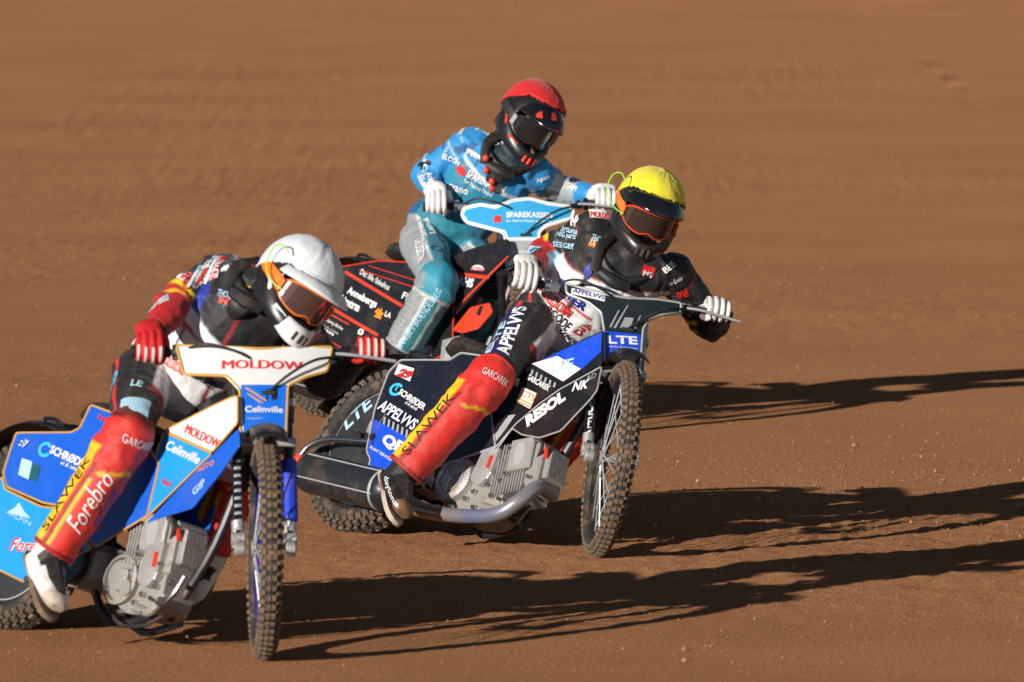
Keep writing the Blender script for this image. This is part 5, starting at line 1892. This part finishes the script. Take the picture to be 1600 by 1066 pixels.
wear(2, 'RACING', (0.278, 0.200, 1.090), (0.334, 0.200, 1.062), .030, 'orange_ink', .04)
badge(2, (0.468, 0.200, 0.992), (0.510, 0.200, 0.974), .034, 'red_ink')
wear(2, 'MS', (0.473, 0.200, 0.983), (0.503, 0.200, 0.971), .020, 'white_ink', .02)
wear(2, 'Alo GmbH', (0.567, 0.280, 0.941), (0.619, 0.300, 0.963), .018, 'white_ink', .02)
wear(2, 'BEE', (0.558, 0.280, 0.987), (0.595, 0.300, 1.014), .022, 'white_ink', .02)
wear(2, 'EGS', (0.605, 0.320, 0.896), (0.643, 0.340, 0.904), .032, 'red_ink', .05)
wear(2, 'racing', (0.615, 0.360, 0.870), (0.653, 0.380, 0.860), .020, 'white_ink', .02)
badge(2, (0.250, 0.200, 0.974), (0.288, 0.200, 0.964), .06, 'blue_ink', shape_poly([(.5, 1), (.9, .45), (.7, .0), (.3, .1), (.1, .5)]))
wear(2, 'daytona', (-0.466, -0.050, 0.253), (-0.414, -0.150, 0.158), .024, 'white_ink', .01, on='bootR')
wear(2, 'KU', (0.198, 0.350, 0.422), (0.247, 0.350, 0.441), .03, 'white_ink', .02, on='gaiterL')
# white helmet rider
wear(1, 'MOLDOW', (-1.192, -3.200, 1.016), (-1.113, -3.200, 1.116), .030, 'white_ink', .03)
wear(1, 'Koper', (-1.162, -3.200, 1.095), (-1.104, -3.200, 1.132), .020, 'pale_ink', .03)
badge(1, (-0.912, -3.100, 1.251), (-0.845, -3.100, 1.226), .034, 'white_ink')
wear(1, 'MOLDOW', (-0.908, -3.100, 1.245), (-0.850, -3.100, 1.224), .022, 'red_ink', .04)
wear(1, 'fortuna', (-1.036, -3.200, 1.157), (-0.998, -3.200, 1.220), .030, 'pale_ink', .02)
wear(1, 'HSG parts', (-1.009, -3.200, 1.161), (-0.971, -3.200, 1.236), .032, 'white_ink', .02)
wear(1, 'SEEGER', (-0.978, -3.200, 1.174), (-0.942, -3.200, 1.249), .030, 'pale_ink', .02)
badge(1, (-0.962, -3.100, 1.180), (-0.925, -3.100, 1.247), .028, 'red_ink')
wear(1, 'SUTER', (-0.956, -3.100, 1.184), (-0.925, -3.100, 1.238), .018, 'white_ink', .03)
badge(1, (-1.069, -3.150, 1.175), (-1.039, -3.150, 1.196), .030, 'white_ink')
wear(1, 'MEW', (-1.067, -3.150, 1.179), (-1.042, -3.150, 1.194), .018, 'red_ink', .03)
wear(1, 'RACING', (-0.959, -3.200, 1.095), (-0.889, -3.200, 1.053), .03, 'teal_ink', .02)
badge(1, (-0.836, -3.300, 1.122), (-0.803, -3.300, 1.106), .03, 'orange_ink')
badge(1, (-1.271, -3.300, 0.744), (-1.176, -3.300, 0.736), .085, 'pale_ink', shape_poly([(.02, .1), (.3, .0), (.6, .16), (.98, .0), (1, .95), (.5, 1), (0, .9)]))
wear(1, 'LE', (-1.238, -3.300, 0.838), (-1.201, -3.300, 0.834), .028, 'pale_ink', .02)
wear(1, 'TSG', (-1.323, -3.200, 0.828), (-1.300, -3.150, 0.904), .030, 'cyan_ink', .04)
wear(1, 'CARCODE', (-1.043, -3.200, 0.870), (-0.985, -3.200, 0.820), .030, 'black_ink', .02)
wear(1, 'Forebro', (-1.395, -3.420, 0.373), (-1.279, -3.420, 0.555), .055, 'white_ink', .0, .4, on='gaiterR')
wear(1, 'RACE', (-1.346, -3.420, 0.394), (-1.267, -3.420, 0.514), .026, 'blue_ink', .03, .4, on='gaiterR')
wear(1, 'SLAWEK', (-1.502, -3.420, 0.381), (-1.358, -3.400, 0.616), .038, 'black_ink', -.005, on='gaiterR')
wear(1, 'GARCAREK', (-1.258, -3.420, 0.675), (-1.171, -3.420, 0.642), .026, 'white_ink', .0, on='gaiterR')
wear(1, 'TCX', (-1.553, -3.450, 0.258), (-1.511, -3.500, 0.194), .030, 'white_ink', .03, on='bootR')
wear(1, 'koper moto', (-1.030, -3.200, 1.145), (-1.000, -3.200, 1.166), .018, 'white_ink', .02)
wear(1, 'GESCH', (-1.054, -3.200, 1.145), (-1.038, -3.200, 1.195), .022, 'red_ink', .03)
wear(1, 'POLO', (-0.930, -3.200, 1.203), (-0.909, -3.200, 1.253), .024, 'white_ink', .03)
wear(1, 'THORN', (-0.960, -3.300, 1.130), (-0.906, -3.300, 1.114), .024, 'pale_ink', .02)
wear(1, 'SHOP', (-0.956, -3.300, 1.106), (-0.902, -3.300, 1.085), .028, 'red_ink', .03)
wear(1, 'GERAT', (-0.898, -3.300, 1.159), (-0.856, -3.300, 1.139), .022, 'yellow_ink', .02)
wear(1, 'MOLDOW', (-1.155, -3.200, 0.916), (-1.076, -3.200, 0.862), .034, 'red_ink', .03)
wear(1, 'DAEL', (-1.005, -3.200, 0.845), (-0.943, -3.200, 0.820), .034, 'navy_ink', .04)
badge(1, (-0.992, -3.200, 1.163), (-0.957, -3.200, 1.238), .011, 'white_ink')
badge(1, (-1.025, -3.200, 1.155), (-0.988, -3.200, 1.211), .010, 'red_ink')
badge(1, (-0.942, -3.200, 1.203), (-0.917, -3.200, 1.257), .012, 'white_ink')
badge(1, (-1.050, -3.200, 1.153), (-1.023, -3.200, 1.199), .010, 'white_ink')
# red helmet rider
wear(3, 'ROM', (-0.400, 5.600, 1.123), (-0.357, 5.600, 1.156), .022, 'white_ink', .02)
wear(3, 'dansk metal', (-0.346, 5.600, 1.177), (-0.270, 5.600, 1.167), .020, 'pale_ink', .01)
wear(3, 'ELCON', (-0.297, 5.600, 1.140), (-0.227, 5.600, 1.107), .022, 'white_ink', .02)
wear(3, 'fjord', (0.141, 5.600, 1.004), (0.195, 5.600, 0.988), .020, 'white_ink', .02)
wear(3, 'TEAM', (0.216, 5.600, 1.015), (0.270, 5.600, 0.999), .024, 'white_ink', .03)
wear(3, 'Lund El', (-0.366, 5.400, 0.692), (-0.285, 5.400, 0.665), .020, 'pale_ink', .02)
wear(3, 'SPAREKASSEN', (-0.195, 5.600, 1.064), (-0.038, 5.600, 0.991), .034, 'white_ink', .03)
wear(3, 'for Nørre Nebel', (-0.205, 5.600, 1.042), (-0.087, 5.600, 0.977), .020, 'white_ink', .01)
wear(3, 'cyano', (-0.271, 5.650, 1.002), (-0.189, 5.650, 0.975), .034, 'white_ink', .01)
badge(3, (-0.243, 5.600, 1.085), (-0.200, 5.600, 1.058), .050, 'red_ink', shape_poly([(.3, 0), (.8, .0), (1, .35), (.85, .65), (.6, .7), (.7, 1), (.5, .95), (.45, .7), (.15, .65), (0, .35)]))
badge(3, (-0.157, 5.600, 1.259), (-0.059, 5.600, 1.248), .046, 'white_ink')
badge(3, (-0.153, 5.600, 1.255), (-0.064, 5.600, 1.245), .038, 'cyan')
wear(3, 'ERREA', (-0.127, 5.600, 1.253), (-0.068, 5.600, 1.245), .018, 'white_ink', .03)
wear(3, 'MOTOR', (-0.127, 5.600, 1.269), (-0.068, 5.600, 1.261), .016, 'white_ink', .03)
wear(3, 'Danish Speedway', (-0.298, 5.650, 1.235), (-0.211, 5.650, 1.202), .020, 'pale_ink', .02)
wear(3, 'union', (-0.308, 5.650, 1.208), (-0.254, 5.650, 1.186), .018, 'pale_ink', .02)
wear(3, 'www', (-0.233, 5.700, 1.281), (-0.190, 5.700, 1.265), .020, 'white_ink', .02)
badge(3, (-0.404, 5.700, 1.091), (-0.355, 5.700, 1.086), .040, 'black_ink', shape_poly([(0, .3), (.3, .3), (.3, 0), (.5, 0), (.5, .6), (1, .6), (1, 1), (.6, 1), (.6, .8), (0, .8)]))
wear(3, 'Anker', (-0.368, 5.660, 1.074), (-0.335, 5.600, 1.010), .028, 'white_ink', .03)
wear(3, 'Linnæ', (-0.398, 5.660, 1.066), (-0.370, 5.600, 1.012), .026, 'white_ink', .03)
badge(3, (-0.192, 5.600, 1.164), (-0.130, 5.600, 1.129), .022, 'white_ink')
wear(3, 'ECCON', (-0.186, 5.600, 1.156), (-0.135, 5.600, 1.126), .014, 'navy_ink', .02)
wear(3, 'GROSSISTEN', (-0.469, 5.700, 0.858), (-0.394, 5.500, 0.696), .040, 'white_ink', .02)
wear(3, 'Smedi', (-0.356, 5.500, 0.804), (-0.389, 5.600, 0.874), .026, 'white_ink', .02)
wear(3, 'Lund', (-0.324, 5.500, 0.815), (-0.357, 5.600, 0.880), .026, 'white_ink', .02)
badge(3, (-0.356, 5.500, 0.750), (-0.297, 5.500, 0.739), .055, 'teal_ink', shape_ring(.34, .46, 0, 360, 6))
wear(3, 'VENTI-LEVER', (-0.523, 5.450, 0.364), (-0.366, 5.450, 0.613), .036, 'grey_ink', .02, on='gaiterR')
wear(3, "LANGE'S BRÆNDESALG", (-0.469, 5.450, 0.343), (-0.291, 5.450, 0.591), .030, 'pale_ink', .01, on='gaiterR')
wear(3, 'Apica', (0.103, 5.700, 1.032), (0.157, 5.700, 1.053), .022, 'white_ink', .02)
